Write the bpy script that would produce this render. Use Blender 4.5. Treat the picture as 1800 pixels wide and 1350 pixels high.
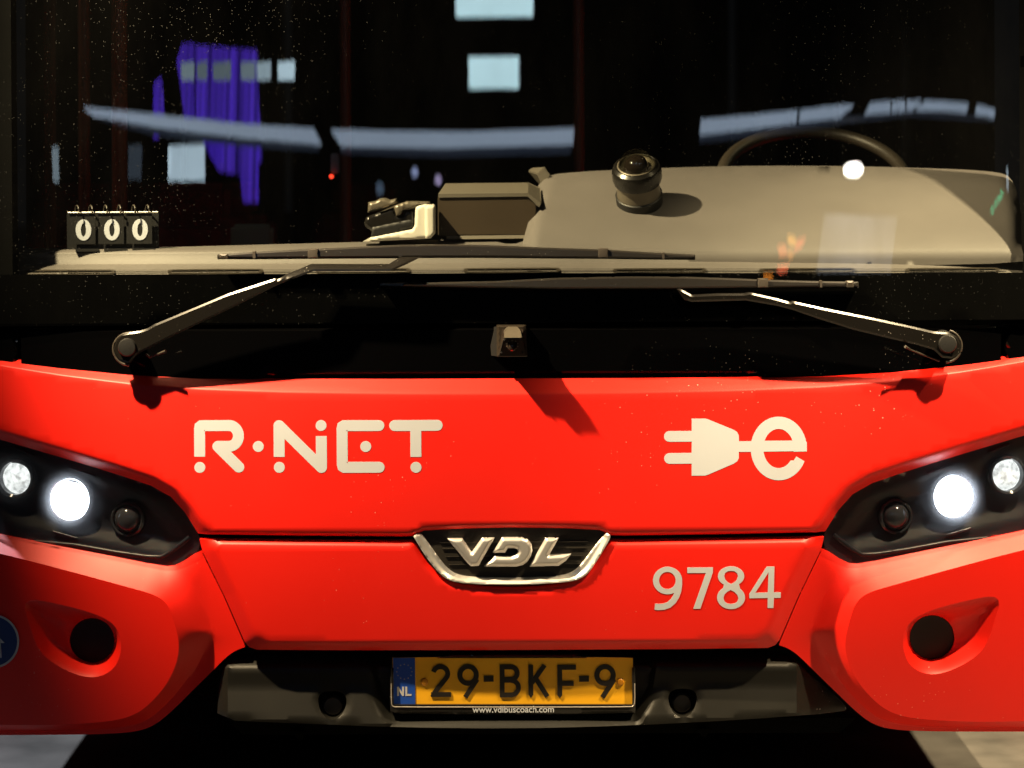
import bpy, bmesh, math, random
import numpy as np
from mathutils import Vector, Matrix
from mathutils.geometry import delaunay_2d_cdt
random.seed(4)
for o in list(bpy.data.objects): bpy.data.objects.remove(o)
scene = bpy.context.scene
C = scene.collection

# ------------------------------------------------------------------ camera
S, D, CU, VH, ZC, ROLL = 0.00125, 6.0, 897.0, 227.0, 1.6, 0.0035
cam = bpy.data.cameras.new('camera'); camo = bpy.data.objects.new('camera', cam); C.objects.link(camo)
cam.sensor_width = 36; cam.lens = 36*D/(1800*S)
cam.shift_x = (900-CU)/1800; cam.shift_y = -(675-VH)/1800
camo.location = (0, -D, ZC); camo.rotation_euler = (math.pi/2, ROLL, 0)
cam.clip_start = .05; cam.clip_end = 200
cam.dof.use_dof = True; cam.dof.focus_distance = 6.0; cam.dof.aperture_fstop = 3.5
scene.camera = camo
# ------------------------------------------------------------------ world, lamps, exposure
w = bpy.data.worlds.new('World'); scene.world = w; w.use_nodes = True
w.node_tree.nodes['Background'].inputs[0].default_value = (.55, .6, .7, 1)
w.node_tree.nodes['Background'].inputs[1].default_value = .004
def spot(name, loc, aim, energy, col, cone, blend, radius):
    l = bpy.data.lights.new(name, 'SPOT'); l.energy = energy; l.color = col
    l.spot_size = math.radians(cone); l.spot_blend = blend; l.shadow_soft_size = radius
    o = bpy.data.objects.new(name, l); C.objects.link(o); o.location = loc
    o.rotation_euler = (Vector(aim)-Vector(loc)).to_track_quat('-Z', 'Y').to_euler()
    return o
WARM = (1, .765, .44)
spot('ceiling_spot', (-2.0, -.76, 3.7), (.03, .1, 1.16), 1950, WARM, 45, .6, .05)
spot('ceiling_spot', (2.05, -.82, 3.7), (1.2, .1, .9), 1300, WARM, 42, .8, .05)
spot('floor_spot', (4.5, 1.2, 5.5), (2.2, 1.2, 0), 2800, WARM, 50, .4, .1)
spot('floor_spot', (-3.2, 1.6, 5.5), (-2.1, 1.4, 0), 1400, (.85, .9, 1), 44, .4, .1)
scene.view_settings.view_transform = 'Standard'; scene.view_settings.look = 'None'
scene.view_settings.exposure = 0; scene.view_settings.gamma = 1
scene.render.engine = 'CYCLES'
scene.cycles.max_bounces = 8; scene.cycles.transparent_max_bounces = 12

# ------------------------------------------------------------------ materials
def mat(name, col, rough=.5, metal=0, coat=0, bump=0, bscale=300, var=0, vscale=6, spec=.5, coat_r=.08):
    m = bpy.data.materials.new(name); m.use_nodes = True
    nt = m.node_tree; b = nt.nodes['Principled BSDF']
    b.inputs['Base Color'].default_value = (*col, 1); b.inputs['Roughness'].default_value = rough
    b.inputs['Metallic'].default_value = metal; b.inputs['Specular IOR Level'].default_value = spec
    b.inputs['Coat Weight'].default_value = coat; b.inputs['Coat Roughness'].default_value = coat_r
    tc = nt.nodes.new('ShaderNodeTexCoord')
    n = nt.nodes.new('ShaderNodeTexNoise'); n.inputs['Scale'].default_value = vscale; n.inputs['Detail'].default_value = 6
    nt.links.new(tc.outputs['Object'], n.inputs['Vector'])
    r = nt.nodes.new('ShaderNodeMapRange'); r.inputs['To Min'].default_value = max(0, rough-.06); r.inputs['To Max'].default_value = rough+.08
    nt.links.new(n.outputs['Fac'], r.inputs['Value']); nt.links.new(r.outputs['Result'], b.inputs['Roughness'])
    if var:
        cr = nt.nodes.new('ShaderNodeValToRGB')
        cr.color_ramp.elements[0].position = .3; cr.color_ramp.elements[1].position = .7
        cr.color_ramp.elements[0].color = (*[c*(1-var) for c in col], 1); cr.color_ramp.elements[1].color = (*[min(1, c*(1+var)) for c in col], 1)
        nt.links.new(n.outputs['Fac'], cr.inputs['Fac']); nt.links.new(cr.outputs['Color'], b.inputs['Base Color'])
    if bump:
        n2 = nt.nodes.new('ShaderNodeTexNoise'); n2.inputs['Scale'].default_value = bscale; n2.inputs['Detail'].default_value = 3
        nt.links.new(tc.outputs['Object'], n2.inputs['Vector'])
        bp = nt.nodes.new('ShaderNodeBump'); bp.inputs['Strength'].default_value = bump; bp.inputs['Distance'].default_value = .001
        nt.links.new(n2.outputs['Fac'], bp.inputs['Height']); nt.links.new(bp.outputs['Normal'], b.inputs['Normal'])
    return m
def dust(m, scale, thr, amt=1.0, col=(.75, .72, .66), stretch=(1, 1, 1), clump=2.5):
    """scattered specks of dried water and dust on a Principled material"""
    nt = m.node_tree; out = nt.nodes['Material Output']; base = out.inputs['Surface'].links[0].from_socket
    d = nt.nodes.new('ShaderNodeBsdfDiffuse'); d.inputs['Color'].default_value = (*col, 1)
    tc = nt.nodes.new('ShaderNodeTexCoord'); mp = nt.nodes.new('ShaderNodeMapping'); mp.inputs['Scale'].default_value = stretch
    nt.links.new(tc.outputs['Object'], mp.inputs['Vector'])
    vo = nt.nodes.new('ShaderNodeTexVoronoi'); vo.inputs['Scale'].default_value = scale; nt.links.new(mp.outputs['Vector'], vo.inputs['Vector'])
    sep = nt.nodes.new('ShaderNodeSeparateColor'); nt.links.new(vo.outputs['Color'], sep.inputs['Color'])
    # speck radius differs from cell to cell: most cells hold none
    nz = nt.nodes.new('ShaderNodeTexNoise'); nz.inputs['Scale'].default_value = clump; nz.inputs['Detail'].default_value = 4
    nt.links.new(tc.outputs['Object'], nz.inputs['Vector'])
    a = nt.nodes.new('ShaderNodeMath'); a.operation = 'MULTIPLY_ADD'; a.inputs[1].default_value = .9; nt.links.new(nz.outputs['Fac'], a.inputs[0]); nt.links.new(sep.outputs['Red'], a.inputs[2])
    rad = nt.nodes.new('ShaderNodeMapRange'); rad.inputs['From Min'].default_value = thr; rad.inputs['From Max'].default_value = 1.9; rad.inputs['To Max'].default_value = .55
    nt.links.new(a.outputs[0], rad.inputs['Value'])
    lt = nt.nodes.new('ShaderNodeMath'); lt.operation = 'LESS_THAN'; nt.links.new(vo.outputs['Distance'], lt.inputs[0]); nt.links.new(rad.outputs['Result'], lt.inputs[1])
    mu = nt.nodes.new('ShaderNodeMath'); mu.operation = 'MULTIPLY'; mu.inputs[1].default_value = amt; nt.links.new(lt.outputs[0], mu.inputs[0])
    mx = nt.nodes.new('ShaderNodeMixShader'); nt.links.new(mu.outputs[0], mx.inputs['Fac'])
    nt.links.new(base, mx.inputs[1]); nt.links.new(d.outputs[0], mx.inputs[2]); nt.links.new(mx.outputs[0], out.inputs['Surface'])
    return m
def glass(name, tint=(1, 1, 1), ior=1.5, rough=0.0, haze=0.0):
    m = bpy.data.materials.new(name); m.use_nodes = True; nt = m.node_tree; nt.nodes.clear()
    out = nt.nodes.new('ShaderNodeOutputMaterial'); t = nt.nodes.new('ShaderNodeBsdfTransparent'); t.inputs[0].default_value = (*tint, 1)
    g = nt.nodes.new('ShaderNodeBsdfGlossy'); g.inputs['Roughness'].default_value = rough
    # Schlick reflectance that is the same from both sides of the pane
    lw = nt.nodes.new('ShaderNodeLayerWeight'); lw.inputs['Blend'].default_value = .5
    f0 = 2*((ior-1)/(ior+1))**2
    pw = nt.nodes.new('ShaderNodeMath'); pw.operation = 'POWER'; pw.inputs[1].default_value = 5; nt.links.new(lw.outputs['Facing'], pw.inputs[0])
    f = nt.nodes.new('ShaderNodeMath'); f.operation = 'MULTIPLY_ADD'; f.inputs[1].default_value = 1-f0; f.inputs[2].default_value = f0; nt.links.new(pw.outputs[0], f.inputs[0])
    mx = nt.nodes.new('ShaderNodeMixShader'); nt.links.new(f.outputs[0], mx.inputs[0]); nt.links.new(t.outputs[0], mx.inputs[1]); nt.links.new(g.outputs[0], mx.inputs[2])
    last = mx.outputs[0]
    if haze:
        tr = nt.nodes.new('ShaderNodeBsdfTranslucent'); tr.inputs[0].default_value = (.9, .93, 1, 1)
        m2 = nt.nodes.new('ShaderNodeMixShader'); m2.inputs[0].default_value = haze
        nt.links.new(last, m2.inputs[1]); nt.links.new(tr.outputs[0], m2.inputs[2]); last = m2.outputs[0]
    nt.links.new(last, out.inputs['Surface'])
    return m
def emit(name, col, strength, noise=0, nscale=8):
    m = bpy.data.materials.new(name); m.use_nodes = True; nt = m.node_tree; b = nt.nodes['Principled BSDF']
    b.inputs['Base Color'].default_value = (.2, .2, .2, 1)
    b.inputs['Emission Color'].default_value = (*col, 1); b.inputs['Emission Strength'].default_value = strength
    if noise:
        tc = nt.nodes.new('ShaderNodeTexCoord'); n = nt.nodes.new('ShaderNodeTexNoise'); n.inputs['Scale'].default_value = nscale
        nt.links.new(tc.outputs['Object'], n.inputs['Vector'])
        r = nt.nodes.new('ShaderNodeMapRange'); r.inputs['From Min'].default_value = .3; r.inputs['From Max'].default_value = .7
        r.inputs['To Min'].default_value = strength*(1-noise); r.inputs['To Max'].default_value = strength*(1+noise)
        nt.links.new(n.outputs['Fac'], r.inputs['Value']); nt.links.new(r.outputs['Result'], b.inputs['Emission Strength'])
    return m
M = {}
M['red'] = dust(mat('red_paint', (.82, .0095, .002), .47, bump=.05, bscale=900, var=.03, vscale=3, spec=.42), 150, 1.36, .5, (.8, .5, .4))
M['black_gloss'] = dust(mat('black_gloss_panel', (.0012, .0012, .0014), .07, spec=.5), 230, 1.36, .25)
M['black'] = mat('black_plastic', (.008, .008, .008), .5, bump=.2)
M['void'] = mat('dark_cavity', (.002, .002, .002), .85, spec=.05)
M['frit'] = dust(mat('frit_black', (.0012, .0012, .0012), .9, spec=.0), 150, 1.5, .2)
M['wiper'] = dust(mat('wiper_black', (.009, .008, .007), .26, bump=.04, bscale=500, spec=.5), 220, 1.3, .5)
M['blade'] = dust(mat('blade_black', (.018, .016, .014), .32, spec=.5), 220, 1.3, .4)
M['wiper_metal'] = mat('wiper_clip', (.05, .042, .034), .4)
M['dash'] = mat('dash_plastic', (.118, .107, .099), .55, bump=.35, bscale=700, var=.05, vscale=8)
M['dash_dark'] = mat('dash_dark', (.035, .028, .02), .45, bump=.2, bscale=500)
M['console'] = mat('console_bronze', (.055, .04, .025), .42, metal=.3, var=.1, vscale=5)
M['console_top'] = mat('console_top', (.14, .125, .10), .4, metal=.2)
M['cream'] = mat('cream_decal', (.55, .585, .66), .5, bump=.08, bscale=900, var=.02)
M['white'] = mat('white_plastic', (.62, .60, .52), .5)
M['chrome'] = mat('satin_chrome', (.80, .78, .76), .36, metal=.7)
M['badge_black'] = mat('badge_black', (.02, .017, .013), .45, bump=.2, bscale=400)
M['bumper_grey'] = dust(mat('bumper_grey', (.0085, .0082, .0068), .45, spec=.22, bump=.25, bscale=800, var=.08, vscale=6), 120, 1.31, .7)
M['yellow'] = mat('plate_yellow', (.88, .44, .010), .42, var=.04, vscale=20)
M['plate_blue'] = mat('plate_blue', (.012, .07, .42), .4)
M['plate_black'] = mat('plate_black', (.012, .010, .008), .4)
M['bolt_yellow'] = mat('bolt_yellow', (.62, .25, .01), .4)
M['star'] = mat('star_yellow', (.55, .42, .12), .5)
M['nl_grey'] = mat('plate_pale', (.5, .5, .5), .5)
M['plate_rim'] = mat('plate_rim', (.012, .011, .01), .25)
M['rim_lit'] = mat('plate_rim_lit', (.55, .5, .45), .3, metal=.5)
M['lamp_black'] = mat('lamp_housing', (.007, .008, .013), .34, spec=.35)
M['lamp_ring'] = mat('lamp_ring', (.25, .26, .28), .2, metal=.9)
M['lamp_dark'] = mat('lamp_dark', (.03, .032, .04), .1, metal=.4)
M['cover'] = glass('lamp_cover', ior=1.48, rough=.02, haze=.06)
M['ws'] = dust(glass('windscreen_glass', (.93, .96, .94), 1.55), 260, 1.19, .10, (.8, .8, .78), (1, 1, 1), .9)
def film(m, lo, hi, scale=2.0):
    nt = m.node_tree; out = nt.nodes['Material Output'] if 'Material Output' in nt.nodes else [n for n in nt.nodes if n.type == 'OUTPUT_MATERIAL'][0]
    base = out.inputs['Surface'].links[0].from_socket
    d = nt.nodes.new('ShaderNodeBsdfDiffuse'); d.inputs['Color'].default_value = (.75, .75, .72, 1)
    tc = nt.nodes.new('ShaderNodeTexCoord'); mp = nt.nodes.new('ShaderNodeMapping'); mp.inputs['Scale'].default_value = (1, 1, .35); n = nt.nodes.new('ShaderNodeTexNoise')
    n.inputs['Scale'].default_value = scale; n.inputs['Detail'].default_value = 8; n.inputs['Roughness'].default_value = .65
    nt.links.new(tc.outputs['Object'], mp.inputs['Vector']); nt.links.new(mp.outputs['Vector'], n.inputs['Vector'])
    r = nt.nodes.new('ShaderNodeMapRange'); r.inputs['From Min'].default_value = .4; r.inputs['From Max'].default_value = .75; r.inputs['To Min'].default_value = lo; r.inputs['To Max'].default_value = hi
    nt.links.new(n.outputs['Fac'], r.inputs['Value']); mx = nt.nodes.new('ShaderNodeMixShader'); nt.links.new(r.outputs['Result'], mx.inputs[0])
    nt.links.new(base, mx.inputs[1]); nt.links.new(d.outputs[0], mx.inputs[2]); nt.links.new(mx.outputs[0], out.inputs['Surface'])
film(M['ws'], .0003, .0024)
M['dome'] = glass('dome_clear', (.6, .6, .55), 1.5)
M['low_beam'] = emit('low_beam_light', (.85, .92, 1), 28)
M['low_beam_r'] = emit('low_beam_light_bright', (.85, .92, 1), 46)
M['drl'] = emit('position_light', (.95, 1, .97), 1.0, .5, 90)
M['sticker_blue'] = mat('sticker_blue', (.006, .035, .16), .45)
M['grille'] = mat('grille_mesh', (.006, .005, .005), .5)
M['seat'] = mat('seat_red', (.25, .02, .02), .8, var=.3, vscale=30)
M['pole'] = mat('handrail_red', (.28, .06, .025), .35)
M['interior'] = mat('interior_dark', (.018, .018, .02), .7)
M['beige'] = mat('beige_panel', (.35, .28, .18), .6)
M['rubber'] = mat('tyre_rubber', (.02, .02, .02), .8, bump=.3)
M['floor'] = mat('floor_concrete', (.11, .105, .097), .65, bump=.4, bscale=60, var=.4, vscale=5)
M['camera_grey'] = mat('camera_grey', (.15, .13, .10), .35, metal=.4)
M['camera_base'] = mat('camera_base', (.03, .024, .018), .2)
M['camera_face'] = mat('camera_face', (.03, .022, .018), .12)

# ------------------------------------------------------------------ helpers: picture measurements to points on a surface
def dz(p):                                  # measured (rolled) coordinates to upright ones
    p = np.asarray(p, float); du = p[..., 0]-900; dv = p[..., 1]-675
    return np.stack([900+du+ROLL*dv, 675+dv-ROLL*du], -1)
def mir(p): p = np.asarray(p, float).copy(); p[..., 0] = 2*CU-p[..., 0]; return p[::-1]
def at(u, v, y):
    k = S*(D+y)/D; return np.stack([(u-CU)*k, np.broadcast_to(y, np.shape(u))*1.0, ZC-(v-VH)*k], -1)
def P1(u, v, y): q = dz((u, v)); return Vector(at(q[0], q[1], y))
def surf(F):
    def pos(U, V, off):
        y = np.zeros_like(U)
        for _ in range(8):
            k = S*(D+y)/D; y = F((U-CU)*k, ZC-(V-VH)*k)+off
        return at(U, V, y)
    return pos
def corner(X): return 6*np.maximum(0, np.abs(X)-1.16)**2
def F_red(X, Z): return .065*X**2+.032*X**4+corner(X)+.20*(Z-.66)**2
def F_blk(X, Z): return .062*X**2+.030*X**4+corner(X)+.060+.10*(Z-1.1)
GT = math.tan(math.radians(9))
def F_gls(X, Z): return .055*X**2+.02*X**4+corner(X)+.068+GT*(Z-1.18)
def F_low(X, Z): return .065*X**2+.032*X**4+.046+0*Z

def dens(p, step, closed=True):
    p = np.asarray(p, float); out = []; n = len(p)
    for i in range(n if closed else n-1):
        a, b = p[i], p[(i+1) % n]; m = max(1, int(np.hypot(*(b-a))/step))
        for j in range(m): out.append(a+(b-a)*j/m)
    if not closed: out.append(p[-1])
    return np.array(out)
def chaikin(p, it=2, closed=True):
    p = np.asarray(p, float)
    for _ in range(it):
        q = []; n = len(p)
        if not closed: q.append(p[0])
        for i in range(n if closed else n-1):
            a, b = p[i], p[(i+1) % n]; q += [a*.75+b*.25, a*.25+b*.75]
        if not closed: q.append(p[-1])
        p = np.array(q)
    return p
def pdist(U, V, line, closed=False):
    line = np.asarray(line, float); a = line if closed else line[:-1]; b = np.roll(line, -1, 0) if closed else line[1:]
    best = np.full(U.shape, 1e9)
    for i in range(0, len(a)):
        d = b[i]-a[i]; L = max(1e-12, d@d)
        t = np.clip(((U-a[i, 0])*d[0]+(V-a[i, 1])*d[1])/L, 0, 1)
        best = np.minimum(best, (U-a[i, 0]-t*d[0])**2+(V-a[i, 1]-t*d[1])**2)
    return np.sqrt(best)
def inpoly(U, V, p):
    r = np.zeros(U.shape, bool); n = len(p)
    for i in range(n):
        x1, y1 = p[i]; x2, y2 = p[(i+1) % n]
        if y1 == y2: continue
        c = ((y1 > V) != (y2 > V)) & (U < (x2-x1)*(V-y1)/(y2-y1)+x1); r ^= c
    return r
def inside_set(U, V, polys):
    r = np.zeros(U.shape, bool)
    for p, s in polys:
        q = inpoly(U, V, p); r = (r | q) if s else (r & ~q)
    return r
def link(name, me, m, parent=None):
    o = bpy.data.objects.new(name, me); C.objects.link(o)
    if m is not None and not me.materials: me.materials.append(m)
    if parent is not None: o.parent = parent
    return o
def finish(name, bm, m, parent=None, ang=32, smooth=True, recalc=True):
    if recalc: bmesh.ops.recalc_face_normals(bm, faces=bm.faces)
    if smooth:
        for f in bm.faces: f.smooth = True
        for e in bm.edges:
            if len(e.link_faces) == 2 and e.calc_face_angle(0) > math.radians(ang): e.smooth = False
    me = bpy.data.meshes.new(name); bm.to_mesh(me); bm.free()
    return link(name, me, m, parent)
def sheet(name, polys, pos, m, parent=None, h=None, creases=(), grid=12, rim=.0, step=None, ang=32):
    """a face of any outline laid on a surface: polys = [(outline, True/False)], h(U,V) = depth behind the surface, rim = thickness at the edges"""
    if not isinstance(polys, list): polys = [(np.asarray(polys, float), True)]
    step = step or grid
    vs = []; es = []
    for p, s in polys:
        q = dens(p, step); b = len(vs); vs += list(q); es += [(b+i, b+(i+1) % len(q)) for i in range(len(q))]
    for c in creases:
        q = dens(c, step, False); b = len(vs); vs += list(q); es += [(b+i, b+i+1) for i in range(len(q)-1)]
    A = np.array(vs); lo = A.min(0); hi = A.max(0)
    gu, gv = np.meshgrid(np.arange(lo[0]+grid/2, hi[0], grid), np.arange(lo[1]+grid/2, hi[1], grid))
    gu = gu+((np.arange(gu.shape[0]) % 2)*grid*.5)[:, None]
    gu = gu.ravel(); gv = gv.ravel()
    if len(gu):
        k = inside_set(gu, gv, polys); gu = gu[k]; gv = gv[k]
        dd = np.full(gu.shape, 1e9)
        for p, s in polys: dd = np.minimum(dd, pdist(gu, gv, p, True))
        for c in creases: dd = np.minimum(dd, pdist(gu, gv, c))
        k = dd > grid*.45; vs += list(np.stack([gu[k], gv[k]], -1))
    r = delaunay_2d_cdt([Vector((a[0], -a[1])) for a in vs], es, [], 0, 1e-4)
    V2 = np.array([(a.x, -a.y) for a in r[0]]); T = np.array([f for f in r[2] if len(f) == 3])
    ce = V2[T].mean(1); T = T[inside_set(ce[:, 0], ce[:, 1], polys)]
    U, V = V2[:, 0], V2[:, 1]
    off = h(U, V) if callable(h) else np.full(U.shape, 0.0 if h is None else float(h))
    Pn = pos(U, V, off)
    bm = bmesh.new(); used = {}
    def gv_(i):
        if i not in used: used[i] = bm.verts.new(Pn[i])
        return used[i]
    for t in T:
        a = Pn[t[0]]; n = np.cross(Pn[t[1]]-a, Pn[t[2]]-a)
        t = t if n[1] < 0 else t[::-1]
        bm.faces.new([gv_(int(i)) for i in t])
    bm.edges.ensure_lookup_table()
    if rim:
        be = [e for e in bm.edges if len(e.link_faces) == 1]
        ex = bmesh.ops.extrude_edge_only(bm, edges=be)
        for v in [g for g in ex['geom'] if isinstance(g, bmesh.types.BMVert)]: v.co.y += rim
        for e in be: e.smooth = False
    for f in bm.faces: f.smooth = True
    for e in bm.edges:
        if len(e.link_faces) == 2 and e.calc_face_angle(0) > math.radians(ang): e.smooth = False
    me = bpy.data.meshes.new(name); bm.to_mesh(me); bm.free()
    return link(name, me, m, parent)
def flat(y): return lambda U, V, off: at(U, V, y+off)
def ribbon(path, wd, cap=None, n=10):
    """a stroke of width wd along a path: list of polygons to be united; cap 'r' rounds an end"""
    p = np.asarray(path, float); d = np.diff(p, axis=0); d /= np.linalg.norm(d, axis=1)[:, None]
    nn = np.stack([-d[:, 1], d[:, 0]], -1); L = []; R = []
    for i in range(len(p)):
        a = nn[max(0, i-1)]; b = nn[min(len(nn)-1, i)]; m = a+b; m /= max(.3, np.linalg.norm(m)); m /= max(.5, m@b)
        L.append(p[i]+m*wd/2); R.append(p[i]-m*wd/2)
    out = [(np.array(L+R[::-1]), True)]
    if cap:
        for q, c in zip((p[0], p[-1]), cap):
            if c == 'r': out.append((circ(q, wd/2, 20), True))
    return out
def circ(c, r, n=32, ry=None):
    a = np.arange(n)*2*math.pi/n; return np.stack([c[0]+r*np.cos(a), c[1]+(ry or r)*np.sin(a)], -1)
def arc(c, rx, ry, a0, a1, n=18):
    a = np.radians(np.linspace(a0, a1, n)); return [(c[0]+rx*math.cos(t), c[1]-ry*math.sin(t)) for t in a]
def DZ(polys): return [(dz(p), s) for p, s in polys]
def bez(h, polys, wd, depth):            # rounded-edge height by distance to the outline
    def f(U, V):
        d = np.full(U.shape, 1e9)
        for p, s in polys: d = np.minimum(d, pdist(U, V, p, True))
        t = np.clip(1-d/wd, 0, 1); return h+depth*t*t
    return f
def tf(dv):
    z = Vector(dv).normalized(); return z.to_track_quat('Z', 'Y').to_matrix().to_4x4()
def lathe(name, prof, loc, axis, m, parent=None, n=40, ang=32):
    bm = bmesh.new(); rows = []
    for r, d in prof:
        rows.append([bm.verts.new((r*math.cos(2*math.pi*i/n), r*math.sin(2*math.pi*i/n), d)) for i in range(n)] if r > 1e-6 else [bm.verts.new((0, 0, d))])
    for a, b in zip(rows, rows[1:]):
        for i in range(n):
            j = (i+1) % n
            if len(a) == 1 and len(b) == 1: continue
            if len(a) == 1: bm.faces.new((a[0], b[i], b[j]))
            elif len(b) == 1: bm.faces.new((a[i], a[j], b[0]))
            else: bm.faces.new((a[i], a[j], b[j], b[i]))
    bm.transform(Matrix.Translation(loc) @ tf(axis))
    return finish(name, bm, m, parent, ang)
def tube(name, pts, r, m, parent=None, n=10, closed=False):
    pts = [Vector(p) for p in pts]; bm = bmesh.new(); rings = []; N = len(pts)
    rr = r if hasattr(r, '__len__') else [r]*N
    for i, p in enumerate(pts):
        t = (pts[(i+1) % N]-pts[i-1]) if closed or 0 < i < N-1 else (pts[1]-pts[0] if i == 0 else pts[-1]-pts[-2])
        t.normalize(); a = t.cross(Vector((0, 0, 1)) if abs(t.z) < .9 else Vector((0, 1, 0))).normalized(); b = t.cross(a)
        rings.append([bm.verts.new(p+(a*math.cos(2*math.pi*k/n)+b*math.sin(2*math.pi*k/n))*rr[i]) for k in range(n)])
    for i in range(N if closed else N-1):
        A, B = rings[i], rings[(i+1) % N]
        for k in range(n): bm.faces.new((A[k], A[(k+1) % n], B[(k+1) % n], B[k]))
    if not closed: bm.faces.new(rings[0]); bm.faces.new(rings[-1])
    return finish(name, bm, m, parent, 50)
def box(name, lo, hi, m, parent=None, bev=.0):
    bm = bmesh.new(); bmesh.ops.create_cube(bm, size=1)
    for v in bm.verts: v.co = Vector([lo[i]+(v.co[i]+.5)*(hi[i]-lo[i]) for i in range(3)])
    if bev: bmesh.ops.bevel(bm, geom=list(bm.edges), offset=bev, segments=2, affect='EDGES')
    return finish(name, bm, m, parent)
def hull_solid(name, front, back, m, parent=None, bev=0):
    """closed solid between two matching rings of points"""
    bm = bmesh.new(); A = [bm.verts.new(p) for p in front]; B = [bm.verts.new(p) for p in back]; n = len(A)
    bm.faces.new(A); bm.faces.new(B[::-1])
    for i in range(n): bm.faces.new((A[i], A[(i+1) % n], B[(i+1) % n], B[i]))
    if bev: bmesh.ops.bevel(bm, geom=list(bm.edges), offset=bev, segments=2, affect='EDGES', clamp_overlap=True)
    return finish(name, bm, m, parent)
def tag(o, label, cat, group=None):
    o['label'] = label; o['category'] = cat
    if group: o['group'] = group
    return o
def empty(name, loc): o = bpy.data.objects.new(name, None); C.objects.link(o); o.location = loc; return o

# ------------------------------------------------------------------ floor
bm = bmesh.new(); bmesh.ops.create_grid(bm, x_segments=2, y_segments=2, size=40)
fl = finish('floor', bm, M['floor'], smooth=False); fl['kind'] = 'structure'

# ------------------------------------------------------------------ the bus
bus = empty('electric_bus', (0, 0, 0))
tag(bus, 'bright red electric city bus with cream lettering, seen from its front', 'bus')
RED, BLK, GLS, LOW = surf(F_red), surf(F_blk), surf(F_gls), surf(F_low)

def both(left): l = dz(left); return np.concatenate([l, mir(l)])   # left half from outside to centre, then mirrored
# --- upper front panel
top = dz([(-90, 608), (-40, 616), (0, 622), (60, 631), (110, 638), (225, 651), (350, 659), (500, 663), (700, 665), (897, 665.5)])
headtop = dz([(-90, 738), (0, 767), (100, 797), (200, 828), (262, 849), (297, 869), (322, 897), (342, 929)])
groove = dz([(345, 934), (362, 935.5), (500, 938.5), (700, 941.5), (722, 941), (731, 937), (742, 931.5), (800, 928.5), (897, 927)])
topc = np.concatenate([top, mir(top)[1:]])
low_l = np.concatenate([headtop, groove]); lowc = np.concatenate([low_l, mir(low_l)[1:]])
outline = np.concatenate([topc, lowc[::-1]])
headL = np.concatenate([headtop, groove[:1]]); headR = mir(headL); grc = np.concatenate([groove, mir(groove)[1:]])
def delta(U): return 27-13*np.clip(np.abs(U-CU)/900, 0, 1)**1.6
def rampd(d, wd, depth, soft=.25):
    t = d/wd; lin = np.clip(1-t, 0, None)
    q = np.where((t > 1-soft) & (t < 1+soft), (1+soft-t)**2/(4*soft), lin)   # rounded crease
    return depth*q
def h_upper(U, V):
    T = np.interp(U, topc[:, 0], topc[:, 1]); h = rampd(V-T, delta(U), .026, .10)
    for hd in (headL, headR): h = np.maximum(h, rampd(pdist(U, V, hd), 15, .030, .3))
    g = pdist(U, V, grc); return np.maximum(h, .012*np.clip(1-g/6, 0, 1)**2)
xs = np.linspace(topc[0, 0], topc[-1, 0], 120); cre = []
for f in (.45, .9, 1.0, 1.1): cre.append(np.stack([xs, np.interp(xs, topc[:, 0], topc[:, 1])+delta(xs)*f], -1))
def offset_line(p, d):
    p = dens(p, 8, False); t = np.gradient(p, axis=0); t /= np.linalg.norm(t, axis=1)[:, None]
    return p+np.stack([-t[:, 1], t[:, 0]], -1)*d
for f in (.4, .7, 1.0, 1.3): cre += [offset_line(headL, -15*f)[2:-2], offset_line(headR, -15*f)[2:-2]]
cre += [offset_line(grc, -3)[3:-3], offset_line(grc, -6)[3:-3]]
upper = sheet('front_panel', outline, RED, M['red'], bus, h_upper, cre, 11, rim=.035, ang=60)
# --- lower flap
ft = dz([(347, 944), (368, 945), (500, 947.5), (700, 950.5), (722, 950), (727, 955), (737, 972), (749, 990), (763, 1005), (778, 1016), (800, 1024), (850, 1030), (897, 1031.5)])
fs = dz([(347.5, 946), (352.5, 966), (391, 1045), (425.5, 1125), (433, 1134), (446, 1139)])
ftc = np.concatenate([ft, mir(ft)[1:]]); fb = dz([(446, 1139), (600, 1141), (897, 1142.5)]); fbc = np.concatenate([fb, mir(fb)[1:]])
fo = np.concatenate([ftc, mir(fs)[::-1][1:], mir(fbc)[::-1][1:-1] if False else fbc[::-1][1:-1], fs[::-1][:-1]])
fsR = mir(fs)
def h_flap(U, V):
    h = .012*np.clip(1-pdist(U, V, ftc)/9, 0, 1)**1.5
    h = np.maximum(h, rampd(pdist(U, V, fbc), 13, .016, .25))
    for s in (fs, fsR): h = np.maximum(h, rampd(pdist(U, V, s), 22, .020, .3))
    return h
cre = [offset_line(ftc, 3)[4:-4], offset_line(ftc, 6)[4:-4], offset_line(ftc, 9)[4:-4]]
for f in (.5, .8, 1, 1.25): cre += [offset_line(fbc, -13*f)[3:-3], offset_line(fs, -22*f)[2:-4], offset_line(fsR, -22*f)[4:-2]]
flap = sheet('lower_flap', fo, RED, M['red'], bus, h_flap, cre, 9, rim=.03, ang=60, step=4)
# dark backing in the gaps
sheet('gap_backing', dz([(330, 905), (1464, 911), (1380, 1136), (412, 1132)]), RED, M['void'], bus, .054, (), 30)

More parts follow.
